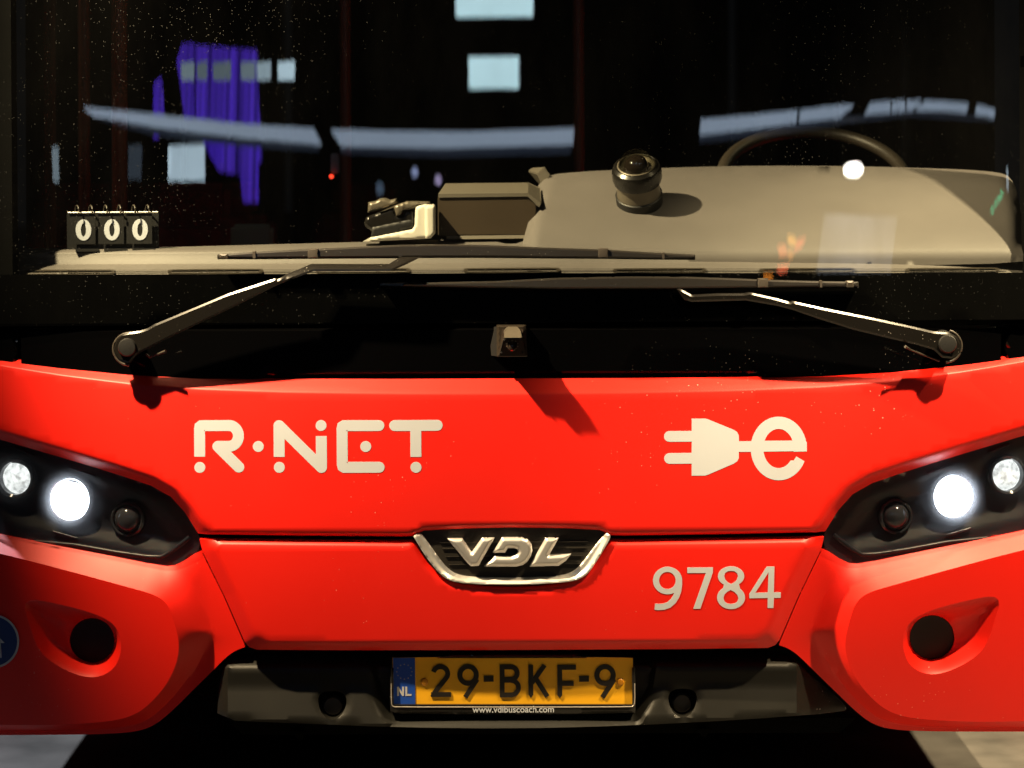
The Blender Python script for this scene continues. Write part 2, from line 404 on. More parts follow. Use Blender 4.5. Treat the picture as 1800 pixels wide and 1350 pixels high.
# --- bumper corners
bc_top = [(-90, 914), (0, 933), (100, 954), (200, 974), (255, 985.5), (288, 991), (303, 990), (320, 982), (338, 970), (350, 965)]
bc_low = list(map(tuple, chaikin([(426, 1134), (409, 1140), (392, 1152), (370, 1174), (330, 1213), (290, 1252), (262, 1273), (228, 1283), (150, 1286), (0, 1286), (-90, 1286)], 2, False)))
bc_o = bc_top+[(389.5, 1046), (424.5, 1128)]+bc_low
bc_f = chaikin([(-140, 936), (0, 967), (120, 999), (220, 1027), (272, 1042), (292, 1060), (302, 1090), (311, 1128), (306, 1162), (288, 1199), (262, 1229), (236, 1250), (196, 1263), (100, 1269), (0, 1268), (-140, 1266)], 2)
bc_t = chaikin([(34, 1044), (100, 1056), (165, 1074), (197, 1092), (209, 1120), (207, 1148), (194, 1173), (165, 1187), (130, 1182), (88, 1161), (62, 1136), (48, 1095)], 2)
bc_c = circ((157, 1121), 39.5, 40)
HW = dz(np.array(bc_o)); HF = dz(bc_f); HT = dz(bc_t); HC = dz(bc_c)
def make_corner(side):
    f = (lambda p: p) if side < 0 else mir
    o_, fc, td, ci = f(HW), f(HF), f(HT), f(HC)
    fin = fc[(fc[:, 0] > -95) & (fc[:, 0] < 1889)]
    def h(U, V):
        tp, lo_ = (o_[:10], o_[9:]) if side < 0 else (o_[-10:], o_[:-9])
        di = pdist(U, V, fc, True); d1 = pdist(U, V, tp); d2 = pdist(U, V, lo_)
        ins = inpoly(U, V, fc); t1 = di/(di+d1+1e-6); t2 = di/(di+d2+1e-6); wt = d2**2/(d1**2+d2**2+1e-6)
        hh = np.where(ins, 0, wt*.044*t1+(1-wt)*(.042*np.clip(t2*1.7, 0, 1)-.002*np.clip(t2*1.7-1, 0, 1)))
        it = inpoly(U, V, td) & ~inpoly(U, V, ci); dt = pdist(U, V, td, True); dc = pdist(U, V, ci, True)
        q = np.clip(dt/(dt+dc+1e-6), 0, 1)
        e_ = np.clip(dt/30, 0, 1); rec = .048*(1-(1-e_)**1.6)*(.45+.55*q)
        hh = hh+np.where(it, rec, 0)
        hh = hh+np.where(pdist(U, V, ci, True) < .5, .048, 0)*np.where(it, 0, 1)
        return hh
    cre = [np.vstack([fc, fc[:1]])]
    # clip face ring to the outline
    keep = inpoly(cre[0][:, 0], cre[0][:, 1], o_)
    idx = np.where(keep)[0]; runs = np.split(idx, np.where(np.diff(idx) > 1)[0]+1)
    cre = [cre[0][r] for r in runs if len(r) > 2]
    lo_ = dens(o_[9:] if side < 0 else o_[:-9], 3, False)
    ff = fc[(fc[:, 0] > -60) & (fc[:, 0] < 1860)]; mid = []
    for p in dens(np.vstack([fc, fc[:1]]), 8, False):
        d = np.hypot(*(lo_-p).T); j = d.argmin(); tp = (o_[:10] if side < 0 else o_[-10:]); d1 = pdist(np.array([p[0]]), np.array([p[1]]), tp)[0]
        if d1 > d[j]*1.5 and -60 < p[0] < 1860: mid.append(p+(lo_[j]-p)*.588)
    mid = np.array(mid); jump = np.where(np.hypot(*np.diff(mid, axis=0).T) > 25)[0]+1
    cre += [c for c in np.split(mid, jump) if len(c) > 2]
    cre.append(np.vstack([td, td[:1]]))
    cen = td.mean(0)*.35+ci.mean(0)*.65
    for k in (.95, .9, .85, .8, .74, .68, .62, .55):
        q = dens(cen+(td-cen)*k, 5); q = np.vstack([q, q[:1]]); ok = pdist(q[:, 0], q[:, 1], ci, True)*np.where(inpoly(q[:, 0], q[:, 1], ci), -1, 1) > 2.5
        ix = np.where(ok)[0]
        for rn in np.split(ix, np.where(np.diff(ix) > 1)[0]+1):
            if len(rn) > 1: cre.append(q[rn])
    b = sheet('bumper_corner', [(o_, True), (ci, False)], RED, M['red'], bus, h, cre, 7, rim=.05, ang=24, step=6)
    cc = ci.mean(0); sheet('lamp_aperture', circ(cc, 42, 40), RED, M['grille'], b, .062, (), 8)
    # perforated grid in front of the dark aperture
    return b
cornerL = make_corner(-1); cornerR = make_corner(1)
cornerL['label'] = 'red bumper corner with blue round sticker'
# perforated grille discs: one mesh each, holes in rows
def grille(parent, c):
    polys = [(circ(c, 38.5, 40), True)]; r = 0
    for i in range(-8, 9):
        for j in range(-8, 9):
            q = (c[0]+i*5+(2.5 if j % 2 else 0), c[1]+j*4.4)
            if math.hypot(q[0]-c[0], q[1]-c[1]) < 33: polys.append((circ(q, 1.5, 6), False))
    sheet('perforated_grille', polys, RED, M['grille'], parent, .055, (), 30, step=8)
grille(cornerL, dz((157, 1121))); grille(cornerR, mir(dz([(157, 1121)]))[0])
st = sheet('blue_sticker', dz(circ((-16, 1121), 44, 40, 46)), RED, M['sticker_blue'], cornerL, -.0015, (), 10, rim=.0015)
sheet('sticker_rim', [(dz(circ((-16, 1121), 45, 40, 47)), True), (dz(circ((-16, 1121), 41.5, 40, 43.5)), False)], RED, M['nl_grey'], cornerL, -.0025, (), 10, rim=.001)
sheet('sticker_arrow', DZ([(np.array([(-12, 1108), (3, 1124), (-4, 1124), (-2, 1150), (-20, 1150), (-20, 1124), (-28, 1124)]), True)]), RED, M['nl_grey'], cornerL, -.0025, (), 10, rim=.001)

# --- headlights
hl_o = np.concatenate([headtop, dz([(349, 943), (346, 963), (338, 970), (320, 982), (303, 990), (288, 991), (255, 985.5), (200, 974), (100, 954), (0, 933), (-90, 914)])])
def lamp_loc(u, v, off):
    q = RED(np.array([u]), np.array([v]), np.array([off]))[0]; return Vector(q)
def make_headlight(side):
    f = (lambda p: p) if side < 0 else mir
    o_ = f(hl_o); q = lambda u, v: f(dz([(u, v)]))[0]
    def h(U, V):
        d = pdist(U, V, o_, True); return .050+.004*np.clip(d/12, 0, 1)+.018*np.clip((d-18)/30, 0, 1)
    ins = []
    b = sheet('headlight', o_, RED, M['lamp_black'], bus, h, (), 7, ang=60)
    b['label'] = 'lit headlight behind clear cover' if side < 0 else 'brighter lit headlight behind clear cover'
    ax = Vector((side*.22, -1, .04))
    def ring(name, c, r, m, depth, w_=.004):
        c3 = lamp_loc(*c, depth); lathe(name, [(r-w_, -.01), (r-w_, .006), (r-w_*.5, .009), (r, .006), (r+.002, -.012)], c3, ax, m, b)
    # low beam
    c = q(122, 872); c3 = lamp_loc(*c, .056); r = 38*S
    lathe('low_beam_ring', [(r+.003, -.03), (r+.003, .010), (r+.001, .0135), (r-.002, .010), (r-.003, .002), (r*.86, -.011), (r*.80, -.012)], c3, ax, M['lamp_ring'], b)
    lathe('low_beam_lens', [(r*.84, -.012), (r*.7, -.006), (r*.45, -.001), (r*.2, .001), (0, .0015)], c3, ax, M['low_beam' if side < 0 else 'low_beam_r'], b)
    # position light with a faceted lens
    c = q(26, 834); c3 = lamp_loc(*c, .056); r = 33*S
    lathe('position_light_ring', [(r+.004, -.03), (r+.004, .006), (r+.001, .012), (r-.004, .008), (r-.005, -.01)], c3, ax, M['lamp_dark'], b)
    lathe('position_light_lens', [(r-.005, -.010), (r*.72, -.004), (r*.45, -.001), (0, .001)], c3, ax, M['drl'], b)
    # unlit projector
    c = q(221, 908); c3 = lamp_loc(*c, .060); r = 27*S
    lathe('projector_ring', [(r+.006, -.03), (r+.006, .002), (r+.002, .006), (r-.001, .004), (r-.002, -.004)], c3, ax, M['lamp_dark'], b)
    lathe('projector_lens', [(r-.002, -.004), (r*.85, .006), (r*.6, .014), (r*.3, .019), (0, .020)], c3, ax, M['lamp_dark'], b)
    # moulded fins beside the lamps
    for (u0, v0, u1, v1) in ((120, 817, 165, 832), (90, 929, 132, 941), (22, 781, 58, 795), (225, 967, 262, 975)):
        a, e = lamp_loc(*q(u0, v0), .050), lamp_loc(*q(u1, v1), .050); tube('trim_fin', [a, e], .0035, M['lamp_dark'], b, 8)
    pts = [lamp_loc(*q(u, v), .050) for u, v in ((60, 946), (130, 953), (200, 966), (255, 974), (280, 975), (300, 964), (330, 940))]
    tube('inner_trim', pts, .005, M['lamp_black'], b, 10)
    def hc(U, V): d = pdist(U, V, o_, True); return .034-.003*np.clip(d/40, 0, 1)
    sheet('lens_cover', o_, RED, M['cover'], b, hc, (), 12)
    return b
make_headlight(-1); make_headlight(1)

# --- black wiper panel under the windscreen
wp = [(36, 571), (200, 571.5), (500, 573), (897, 574)]
wl = dz(wp); wtop = np.concatenate([wl, mir(wl)[1:]])
wb = dz([(36, 650), (225, 668), (500, 680), (897, 683)]); wbc = np.concatenate([wb, mir(wb)[1:]])
wout = np.concatenate([wtop, wbc[::-1]])
hump = dz([(455, 690), (465, 655), (480, 652), (897, 653)]); humpc = np.concatenate([hump, mir(hump)[1:]])
def h_wp(U, V):
    h = .014*np.clip(1-pdist(U, V, wtop)/6, 0, 1)**1.5
    return h+.006*inpoly(U, V, np.vstack([humpc]))*np.clip(pdist(U, V, humpc)/3, 0, 1)
wipanel = sheet('wiper_panel', wout, BLK, M['black_gloss'], bus, h_wp, [offset_line(wtop, 3)[3:-3], offset_line(wtop, 6)[3:-3], humpc[1:-1], offset_line(humpc[1:-1], 3)], 14, rim=.02, ang=45)
ce_ = dz([(-90, 569), (31, 571), (31, 651), (-90, 635)])
for p in (ce_, mir(ce_)):
    sheet('wiper_end_panel', p, BLK, M['black_gloss'], bus, bez(0, [(p, True)], 6, .012), (), 12, rim=.02)
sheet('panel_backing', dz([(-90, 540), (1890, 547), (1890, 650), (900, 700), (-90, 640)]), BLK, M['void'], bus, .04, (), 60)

# --- windscreen with its black printed band
g_o = dz([(-95, -560), (1890, -553), (1890, 571), (897, 567.5), (-95, 564)])
def grid_sheet(name, us, vs, pos, m, parent, off=0.0):
    bm = bmesh.new(); R_ = []
    for v in vs:
        q = dz(np.stack([us, np.full(us.shape, float(v))], -1)); R_.append([bm.verts.new(p) for p in pos(q[:, 0], q[:, 1], np.full(us.shape, off))])
    for a, b in zip(R_, R_[1:]):
        for i in range(len(us)-1): bm.faces.new((a[i], b[i], b[i+1], a[i+1]))
    for f in bm.faces: f.smooth = True
    me = bpy.data.meshes.new(name); bm.to_mesh(me); bm.free(); return link(name, me, m, parent)
ws = grid_sheet('windscreen', np.linspace(-95, 1890, 100), np.linspace(-560, 567.5, 50), GLS, M['ws'], bus)
sheet('printed_band', dz([(-95, 476), (300, 478), (897, 480), (1500, 484), (1890, 486), (1890, 569), (897, 566), (-95, 562.5)]), GLS, M['frit'], ws, .006, (), 40)
# dotted edge of the print
bm = bmesh.new()
for r_, (dv, s_) in enumerate(((-2.2, 1.0), (-4.9, .8), (-7.4, .55))):
    for i in range(0, 600):
        u = 120+i*2.75+(1.37 if r_ % 2 else 0); v = np.interp(u, [-95, 300, 897, 1500, 1890], [476, 478, 480, 484, 486])+dv
        q = dz([(u-s_, v-s_), (u+s_, v-s_), (u+s_, v+s_), (u-s_, v+s_)]); p3 = GLS(q[:, 0], q[:, 1], np.full(4, .006))
        bm.faces.new([bm.verts.new(p) for p in p3])
dots = finish('printed_dots', bm, M['frit'], ws, smooth=False); dots['kind'] = 'stuff'

# --- corner pillars behind the glass edge
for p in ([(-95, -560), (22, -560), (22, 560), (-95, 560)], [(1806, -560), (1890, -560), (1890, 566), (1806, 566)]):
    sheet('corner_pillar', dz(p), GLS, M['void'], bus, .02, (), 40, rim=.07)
# --- wipers
def inset(p, d):
    p = dens(p, 6); x, y = p[:, 0], p[:, 1]; sg = np.sign(np.sum(x*np.roll(y, -1)-np.roll(x, -1)*y))
    t = np.roll(p, -1, 0)-np.roll(p, 1, 0); t /= np.linalg.norm(t, axis=1)[:, None]+1e-9
    q = p+np.stack([-t[:, 1], t[:, 0]], -1)*d*sg
    k = (pdist(q[:, 0], q[:, 1], p, True) > d*.85) & inpoly(q[:, 0], q[:, 1], p); return np.vstack([q[k], q[k][:1]]) if k.sum() > 3 else None
def solid(name, poly, pos, off, thick, m, parent, wd=3, bev=.004, grid=6):
    p = dz(poly); q = inset(p, wd)
    def h(U, V): return off+bev*np.clip(1-pdist(U, V, p, True)/(wd*.97), 0, 1)
    return sheet(name, p, pos, m, parent, h, [] if q is None else [q], grid, rim=thick, ang=25)
armL = [(222, 580), (245, 577), (258, 573), (270, 566), (400, 513), (483, 486.5), (487, 489), (500, 481), (546, 462), (552, 462), (640, 463), (683, 463), (703, 451), (742, 450),
        (715, 463), (690, 474), (660, 475), (552, 474), (505, 491), (488, 498), (400, 541), (300, 588), (272, 602), (240, 618), (226, 634), (206, 629), (197, 611), (202, 592), (211, 583)]
armR = [(1690, 612), (1682, 597), (1668, 590), (1640, 588), (1612, 581), (1532, 563), (1450, 546), (1393, 533), (1389, 535), (1366, 528), (1318, 517), (1310, 519), (1262, 519), (1216, 521), (1196, 510), (1190, 511),
        (1202, 529), (1216, 533), (1310, 531), (1366, 541), (1392, 548), (1440, 565), (1500, 584), (1560, 599), (1610, 611), (1640, 620), (1655, 634), (1673, 636), (1686, 628)]
def arm_pos(U, V, off):
    X = (U-CU)*S; a = .062*X**2+.030*X**4+corner(X)-.012; g = GLS(U, V, off*0-.052)[:, 1]; t = np.clip((V-448)/40, 0, 1)
    return at(U, V, a*t+g*(1-t)+off)
def wiper(arm, cap, ring_a, blade_t, blade_b, clips, lab, hose):
    a = solid('wiper', arm, arm_pos, 0, .022, M['wiper'], bus, 3.4, .0030, 5); a['label'] = lab
    c = dz(cap)
    p = arm_pos(np.array([c[0]]), np.array([c[1]]), np.array([0.0]))[0]
    lathe('pivot_cap', [(.021, -.006), (.0205, .006), (.018, .010), (.0, .012)], p, (0, -1, .08), M['black'], a)
    lathe('pivot_shaft', [(.026, -.09), (.026, 0.0)], p+np.array([0, .012, 0]), (0, -1, 0), M['black'], a)
    # thin rubber loop round the pivot
    cc = dz(ring_a[0]); pts = []
    for t in np.radians(np.linspace(ring_a[2], ring_a[3], 22)):
        pts.append(arm_pos(np.array([cc[0]+ring_a[1]*math.cos(t)]), np.array([cc[1]-ring_a[1]*math.sin(t)]), np.array([.004]))[0])
    tube('washer_hose', pts, .0028, M['wiper_metal'], a, 8)
    hp = [arm_pos(np.array([dz(x)[0]]), np.array([dz(x)[1]]), np.array([o]))[0] for x, o in hose]
    tube('hose_tail', hp, [.0035]+[.002]*(len(hp)-1), M['wiper_metal'], a, 8)
    bl = np.array(blade_t+blade_b[::-1]); solid('wiper_blade', bl, GLS, -.040, .016, M['blade'], a, 2.6, .0026, 5)
    rub = np.array([(x, y-1) for x, y in blade_b]+[(x, y+2.2) for x, y in blade_b[::-1]]); sheet('rubber_edge', dz(rub), GLS, M['black'], a, -.028, (), 12, rim=.026)
    for (u0, v0, u1, v1) in clips: solid('blade_clip', [(u0, v0), (u1, v0), (u1, v1), (u0, v1)], GLS, -.046, .02, M['wiper_metal'], a, 1.5, .002, 6)
    return a
wiper(armL, (223, 606), ((226, 609), 28, 90, 270), [(382, 444), (400, 443), (445, 440), (540, 436), (640, 432), (700, 429.5), (780, 429), (860, 431), (950, 435.5), (1060, 440), (1155, 446.5), (1222, 450)],
      [(382, 450), (400, 450), (445, 450.5), (540, 450.5), (640, 450.5), (700, 450.5), (780, 450.5), (860, 451), (950, 452.5), (1060, 454), (1155, 456), (1222, 457)],
      [(541, 435, 559, 451), (1052, 438, 1069, 454), (386, 443, 400, 451), (444, 439, 449, 451), (1164, 446, 1168, 457)], 'black wiper whose pivot lies under the number cards',
      [((290, 613), .004), ((276, 618), .01), ((262, 624), .02), ((256, 618), .04)])
wiper(armR, (1664, 610), ((1661, 614), 28, -88, 75), [(668, 497), (735, 496), (870, 494.5), (980, 489.5), (1100, 488), (1200, 489), (1300, 493), (1350, 495.5), (1440, 498.5), (1509, 500)],
      [(668, 500), (735, 502), (870, 505.5), (980, 507.5), (1100, 508), (1200, 508.5), (1300, 508), (1350, 508), (1440, 508), (1509, 508)],
      [(1332, 493, 1350, 508.5), (1441, 497, 1445, 509), (1488, 498, 1500, 509)], 'black wiper whose pivot lies under the instrument cowl',
      [((1590, 614), -.004), ((1600, 620), .004), ((1630, 632), .012), ((1650, 640), .02)])

# --- front camera
p = dz([(872, 572), (924, 572), (926, 627), (872, 627)])
fc_ = sheet('front_camera', p, BLK, M['camera_base'], bus, bez(-.030, [(p, True)], 3, .004), (), 6, rim=.035)
hull_solid('side_cheek', [P1(872, 574, .045), P1(872, 626, .045), P1(856, 624, .07), P1(868, 574, .07)], [P1(872, 574, .09), P1(872, 626, .09), P1(852, 624, .09), P1(864, 574, .09)], M['black'], fc_)
hull_solid('camera_body', [P1(884.5, 595, -.035), P1(917, 595, -.035), P1(924, 626, -.020), P1(876, 626, -.020)], [P1(882, 578, .04), P1(919, 578, .04), P1(925, 626, .04), P1(874, 626, .04)], M['camera_face'], fc_)
hull_solid('camera_hood', [P1(884, 594.5, -.046), P1(916.5, 594.5, -.046), P1(915, 584, -.034), P1(909, 575, .0), P1(891, 575, .0), P1(885, 584, -.034)],
           [P1(884, 594, .03), P1(916.5, 594, .03), P1(915, 580, .03), P1(909, 574, .03), P1(891, 574, .03), P1(885, 580, .03)], M['camera_grey'], fc_, .0015)
ax = Vector((0, -1, .45)); pl = P1(899, 607, -.032)
lathe('camera_lens', [(.012, -.004), (.012, .002), (.0095, .004), (.0085, .001), (.006, .003), (0, .0045)], pl, ax, M['camera_face'], fc_, 28)
for k in range(10):
    t = 2*math.pi*(k+.5)/10; lathe('infrared_diode', [(.0012, 0), (.0008, .0012), (0, .0014)], P1(899+10.6*math.cos(t), 606.5+7.8*math.sin(t), -.0333+.0036*math.sin(t)), ax, M['camera_grey'], fc_, 10)
for u, v, y in ((885.5, 597.5, -.036), (913.5, 597.5, -.036), (880.5, 619.8, -.0245), (917.5, 619.8, -.0245)):
    lathe('screw', [(.0022, 0), (.0022, .001), (.0012, .0018), (.0009, .0008), (0, .0006)], P1(u, v, y), ax, M['lamp_ring'], fc_, 14)

# --- lettering R.NET
def letter(name, polys, parent, m, pos=RED, off=-.0006, rim=.0005, grid=14):
    return sheet(name, DZ(polys), pos, m, parent, off, (), grid, rim=rim, step=5)
W_ = 19.2
def s_(*a): return [(300+x/3.6, 700+y/3.6) for x, y in a]
def sp(x, y): return (300+x/3.6, 700+y/3.6)
dotr = 9.6
R_path = [sp(175, 356), sp(175, 180), sp(177, 168), sp(186, 161), sp(200, 160), sp(360, 160)]
bow = [(400-0, 0)]
bowl = [sp(360+61*math.cos(t), 226-66*math.sin(t)) for t in np.linspace(math.pi/2, -math.pi/2, 18)]
leg = [sp(360, 292), sp(290, 292), sp(422, 424)]
letter('letter', ribbon(R_path[:1]+R_path[1:5]+bowl, W_) + ribbon(leg[:2], W_, 'rr') + ribbon(leg[1:], W_, 'rr'), upper, M['cream'])
def dot(x, y, nm='letter_dot'): letter(nm, [(circ(sp(x, y), dotr, 28), True)], upper, M['cream'])
dot(175, 424); dot(546, 294)
letter('letter', [(np.array([sp(643, 361), sp(713, 361), sp(713, 246), sp(909, 345), sp(909, 231), sp(979, 231), sp(979, 430), sp(970, 430), sp(918, 455), sp(650, 180), sp(643, 165)]), True)][:0]
       + ribbon([sp(678, 361), sp(678, 163)], W_, ' r') + ribbon([sp(678, 163), sp(945, 430)], W_, 'rr') + ribbon([sp(945, 231), sp(945, 430)], W_, ' r'), upper, M['cream'])
dot(678, 427); dot(944, 164)
letter('letter', ribbon([sp(1310, 167), sp(1090, 166), sp(1080, 172), sp(1077, 185), sp(1077, 412), sp(1080, 424), sp(1090, 430), sp(1310, 431)], W_, 'rr'), upper, M['cream'])
dot(1226, 299)
letter('letter', ribbon([sp(1410, 168), sp(1679, 168)], W_, 'rr') + ribbon([sp(1543, 160), sp(1543, 367)], W_), upper, M['cream'])
dot(1543, 433)
# --- plug and e emblem
K = 1800/330
def pp(x, y): return (1120+x/K, 700+y/K)
plug = [(np.array([pp(512, 208), pp(640, 208), pp(665, 214), pp(910, 316), pp(945, 338), pp(962, 370), pp(964, 428), pp(1090, 428), pp(1090, 530), pp(961, 530), pp(961, 590), pp(945, 620), pp(910, 643), pp(660, 748), pp(635, 755), pp(508, 755), pp(509, 640), pp(509, 538), pp(511, 428)]), True)]
for y in (377, 588): plug += ribbon([pp(297, y), pp(520, y)], 103/K, 'r ')
el = [pp(1345+212*math.cos(t), 500-247*math.sin(t)) for t in np.linspace(0, 2*math.pi-.62, 44)]
e_out = [pp(1614, 520)]+[pp(1345+269*math.cos(t), 500-305*math.sin(t)) for t in np.linspace(.03, 2*math.pi-.50, 44)]
e_in = [pp(1343+146*math.cos(t), 500-188*math.sin(t)) for t in np.linspace(2*math.pi-.50, math.pi+.16, 22)]
e_lo = [pp(1513, 578), ]
ring_o = np.array([pp(1345+269*math.cos(t), 500-305*math.sin(t)) for t in np.linspace(0, 2*math.pi, 56)[:-1]])
ring_i = np.array([pp(1343+146*math.cos(t), 500-188*math.sin(t)) for t in np.linspace(0, 2*math.pi, 48)[:-1]])
bar = np.array([pp(1150, 425), pp(1560, 425), pp(1614, 440), pp(1614, 526), pp(1150, 530)])
cut = np.array([pp(1480, 532), pp(1700, 529), pp(1720, 690), pp(1614, 638), pp(1513, 578), pp(1488, 616), pp(1430, 616), pp(1430, 531)])
letter('plug_emblem', plug+[(ring_o, True), (ring_i, False), (cut, False), (bar, True)], upper, M['cream'])
# --- fleet number 9784
K2 = 1800/280
def fp(x, y): return (1120+x/K2, 980+y/K2)
def nz(polys): return polys
w4 = 66/K2
nine = [(np.array([fp(318+165*math.cos(t), 272-156*math.sin(t)) for t in np.linspace(0, 2*math.pi, 40)[:-1]]), True),
        (np.array([fp(316+94*math.cos(t), 272-97*math.sin(t)) for t in np.linspace(0, 2*math.pi, 36)[:-1]]), False)]
nine += ribbon([fp(447, 265), fp(447, 320), fp(437, 390), fp(415, 450), fp(380, 505), fp(330, 548), fp(270, 568), fp(215, 571), fp(172, 566)], 70/K2)
seven = [(np.array([fp(542, 126), fp(832, 126), fp(830, 184), fp(686, 594), fp(606, 594), fp(752, 190), fp(542, 190)]), True)]
def el_(cx, cy, rx, ry, n=36): return np.array([fp(cx+rx*math.cos(t), cy-ry*math.sin(t)) for t in np.linspace(0, 2*math.pi, n+1)[:-1]])
eight = [(el_(1036, 228, 149, 112), True), (el_(1034, 470, 158, 131), True), (np.array([fp(960, 300), fp(1120, 300), fp(1150, 420), fp(930, 420)]), True),
         (np.array([fp(958, 225), fp(968, 192), fp(1000, 172), fp(1036, 168), fp(1075, 173), fp(1105, 195), fp(1114, 228), fp(1100, 270), fp(1068, 300), fp(1036, 316), fp(1000, 298), fp(970, 265)]), False),
         (np.array([fp(1030, 384), fp(1075, 408), fp(1105, 440), fp(1118, 478), fp(1105, 515), fp(1075, 536), fp(1034, 542), fp(990, 535), fp(960, 512), fp(948, 475), fp(960, 435), fp(990, 405)]), False)]
four = [(np.array([fp(1440, 122), fp(1527, 122), fp(1518, 414), fp(1597, 414), fp(1595, 477), fp(1518, 477), fp(1512, 591), fp(1446, 591), fp(1448, 477), fp(1242, 480), fp(1240, 430)]), True),
        (np.array([fp(1460, 186), fp(1450, 414), fp(1308, 418)]), False)]
for g in (nine, seven, eight, four): letter('digit', g, flap, M['cream'])

# --- maker's badge
K3 = 1800/380
def bp_(x, y): return (710+x/K3, 915+y/K3)
bb = dz([bp_(*q) for q in ((62, 120), (90, 85), (140, 62), (400, 48), (885, 40), (1360, 48), (1640, 66), (1690, 90), (1712, 125), (1640, 260), (1540, 410), (1480, 470), (1400, 510), (885, 545), (440, 522), (330, 480), (260, 420))])
def BADGE(U, V, off): return RED(U, V, off)
badge = sheet('maker_badge', bb, RED, M['badge_black'], bus, .012, (), 8, rim=.02); badge['label'] = 'black badge with chrome letters and frame'
fr_in = chaikin(dz([bp_(*q) for q in ((90, 108), (130, 100), (175, 165), (290, 330), (355, 405), (430, 450), (560, 470), (885, 478), (1220, 472), (1345, 450), (1420, 410), (1480, 340), (1600, 180), (1668, 105), (1690, 118))]), 2, False)
fr_out = chaikin(dz([bp_(*q) for q in ((1700, 128), (1706, 150), (1600, 325), (1530, 430), (1470, 480), (1390, 510), (1200, 527), (885, 537), (570, 528), (390, 508), (310, 470), (230, 385), (150, 275), (62, 125))]), 2, False)
fr = np.vstack([fr_in, fr_out])
def h_fr(U, V): d = pdist(U, V, fr_out); e = pdist(U, V, fr, True); return -.007+.011*np.clip(d/11, 0, 1)+.003*np.clip(1-e/1.8, 0, 1)**2
sheet('chrome_frame', fr, RED, M['chrome'], badge, h_fr, (), 2.5, rim=.014, ang=60)
def chis(polys):
    P_ = DZ(polys)
    def f(U, V):
        d = np.full(U.shape, 1e9)
        for p, s in P_: d = np.minimum(d, pdist(U, V, p, True))
        return -.003-.0062*np.clip(d/5.5, 0, 1)**.75
    return f
Vl = [(np.array([bp_(*q) for q in ((345, 148), (470, 148), (547, 265), (635, 143), (738, 145), (605, 375), (540, 378), (510, 350))]), True)]
Dl = [(np.array([bp_(*q) for q in ((800, 143), (960, 142), (1015, 160), (1045, 200), (1052, 250), (1040, 300), (1010, 345), (970, 372), (915, 384), (650, 382), (740, 296), (780, 300), (880, 300), (920, 285), (935, 260), (925, 238), (900, 230), (850, 230), (825, 268), (722, 266))]), True)]
Ll = [(np.array([bp_(*q) for q in ((1165, 147), (1272, 150), (1190, 292), (1375, 283), (1330, 340), (1270, 380), (1028, 385), (1060, 330))]), True)]
for g in (Vl, Dl, Ll): sheet('chrome_letter', DZ(g), RED, M['chrome'], badge, chis(g), (), 1.7, rim=.012, ang=75)
for y in (180, 232, 297, 365):
    sheet('rib', dz([bp_(210+y*.4, y-2), bp_(1580-y*.35, y-2), bp_(1580-y*.35, y+3), bp_(210+y*.4, y+3)]), RED, M['badge_black'], badge, .0095, (), 30, rim=.003)

# --- lower bumper and licence plate
lb = chaikin(dz([(388, 1165), (400, 1153), (430, 1150), (442, 1147), (1348, 1150), (1360, 1152), (1390, 1160), (1396, 1170), (1484, 1246), (1478, 1256), (1300, 1268), (1100, 1277), (897, 1281), (690, 1277), (500, 1268), (376, 1262), (378, 1215)]), 1)
rec = dz([(636, 1120), (1158, 1124), (1142, 1214), (1122, 1245), (1110, 1262), (688, 1260), (676, 1252), (655, 1214)])
lbe = dz([(380, 1262), (500, 1268), (690, 1277), (897, 1281), (1100, 1277), (1300, 1268), (1478, 1256)])
def tow(c): return dz(chaikin([(c[0]-24, c[1]-22), (c[0]+8, c[1]-27), (c[0]+27, c[1]-18), (c[0]+26, c[1]+4), (c[0]+12, c[1]+24), (c[0]-6, c[1]+26), (c[0]-22, c[1]+8)], 2))
tL, tR = tow((577, 1238)), dz(np.stack([2*1196-np.array(chaikin([(1196-24, 1238-22), (1196+8, 1238-27), (1196+27, 1238-18), (1196+26, 1238+4), (1196+12, 1238+24), (1196-6, 1238+26), (1196-22, 1238+8)], 2))[:, 0], np.array(chaikin([(1196-24, 1238-22), (1196+8, 1238-27), (1196+27, 1238-18), (1196+26, 1238+4), (1196+12, 1238+24), (1196-6, 1238+26), (1196-22, 1238+8)], 2))[:, 1]], -1))
facet = mir(dz([(480, 1120), (398, 1165), (388, 1270), (300, 1280), (300, 1120)]))
def h_lb(U, V):
    h = .006*np.clip(1-pdist(U, V, lb, True)/6, 0, 1)**2
    h = h+.018*inpoly(U, V, rec)*np.clip(pdist(U, V, rec, True)/10, 0, 1)
    h = h+.05*np.clip((dz([(0, 1168)])[0, 1]-V)/18, 0, 1)**1.3          # shoulder that turns under the flap
    h = h-.00045*np.clip(V-1205, 0, 70)*np.where(inpoly(U, V, rec), 0, np.clip(pdist(U, V, rec, True)/16, 0, 1))
    h = h+.16*np.clip((np.abs(U-CU)-500)/100, 0, 1)**1
    for t in (tL, tR): h = h+.004*np.clip(1-pdist(U, V, t, True)/8, 0, 1)**2
    return h
cre = [np.vstack([rec, rec[:1]])[1:6], offset_line(rec[1:6], 8)]
for s in (-1, 1): cre.append(np.array([(CU+s*500, 1140), (CU+s*500, 1262)]))
lower = sheet('lower_bumper', [(lb, True), (tL, False), (tR, False)], LOW, M['bumper_grey'], bus, h_lb, cre[:1]+cre[2:], 8, rim=.03, ang=40, step=6)
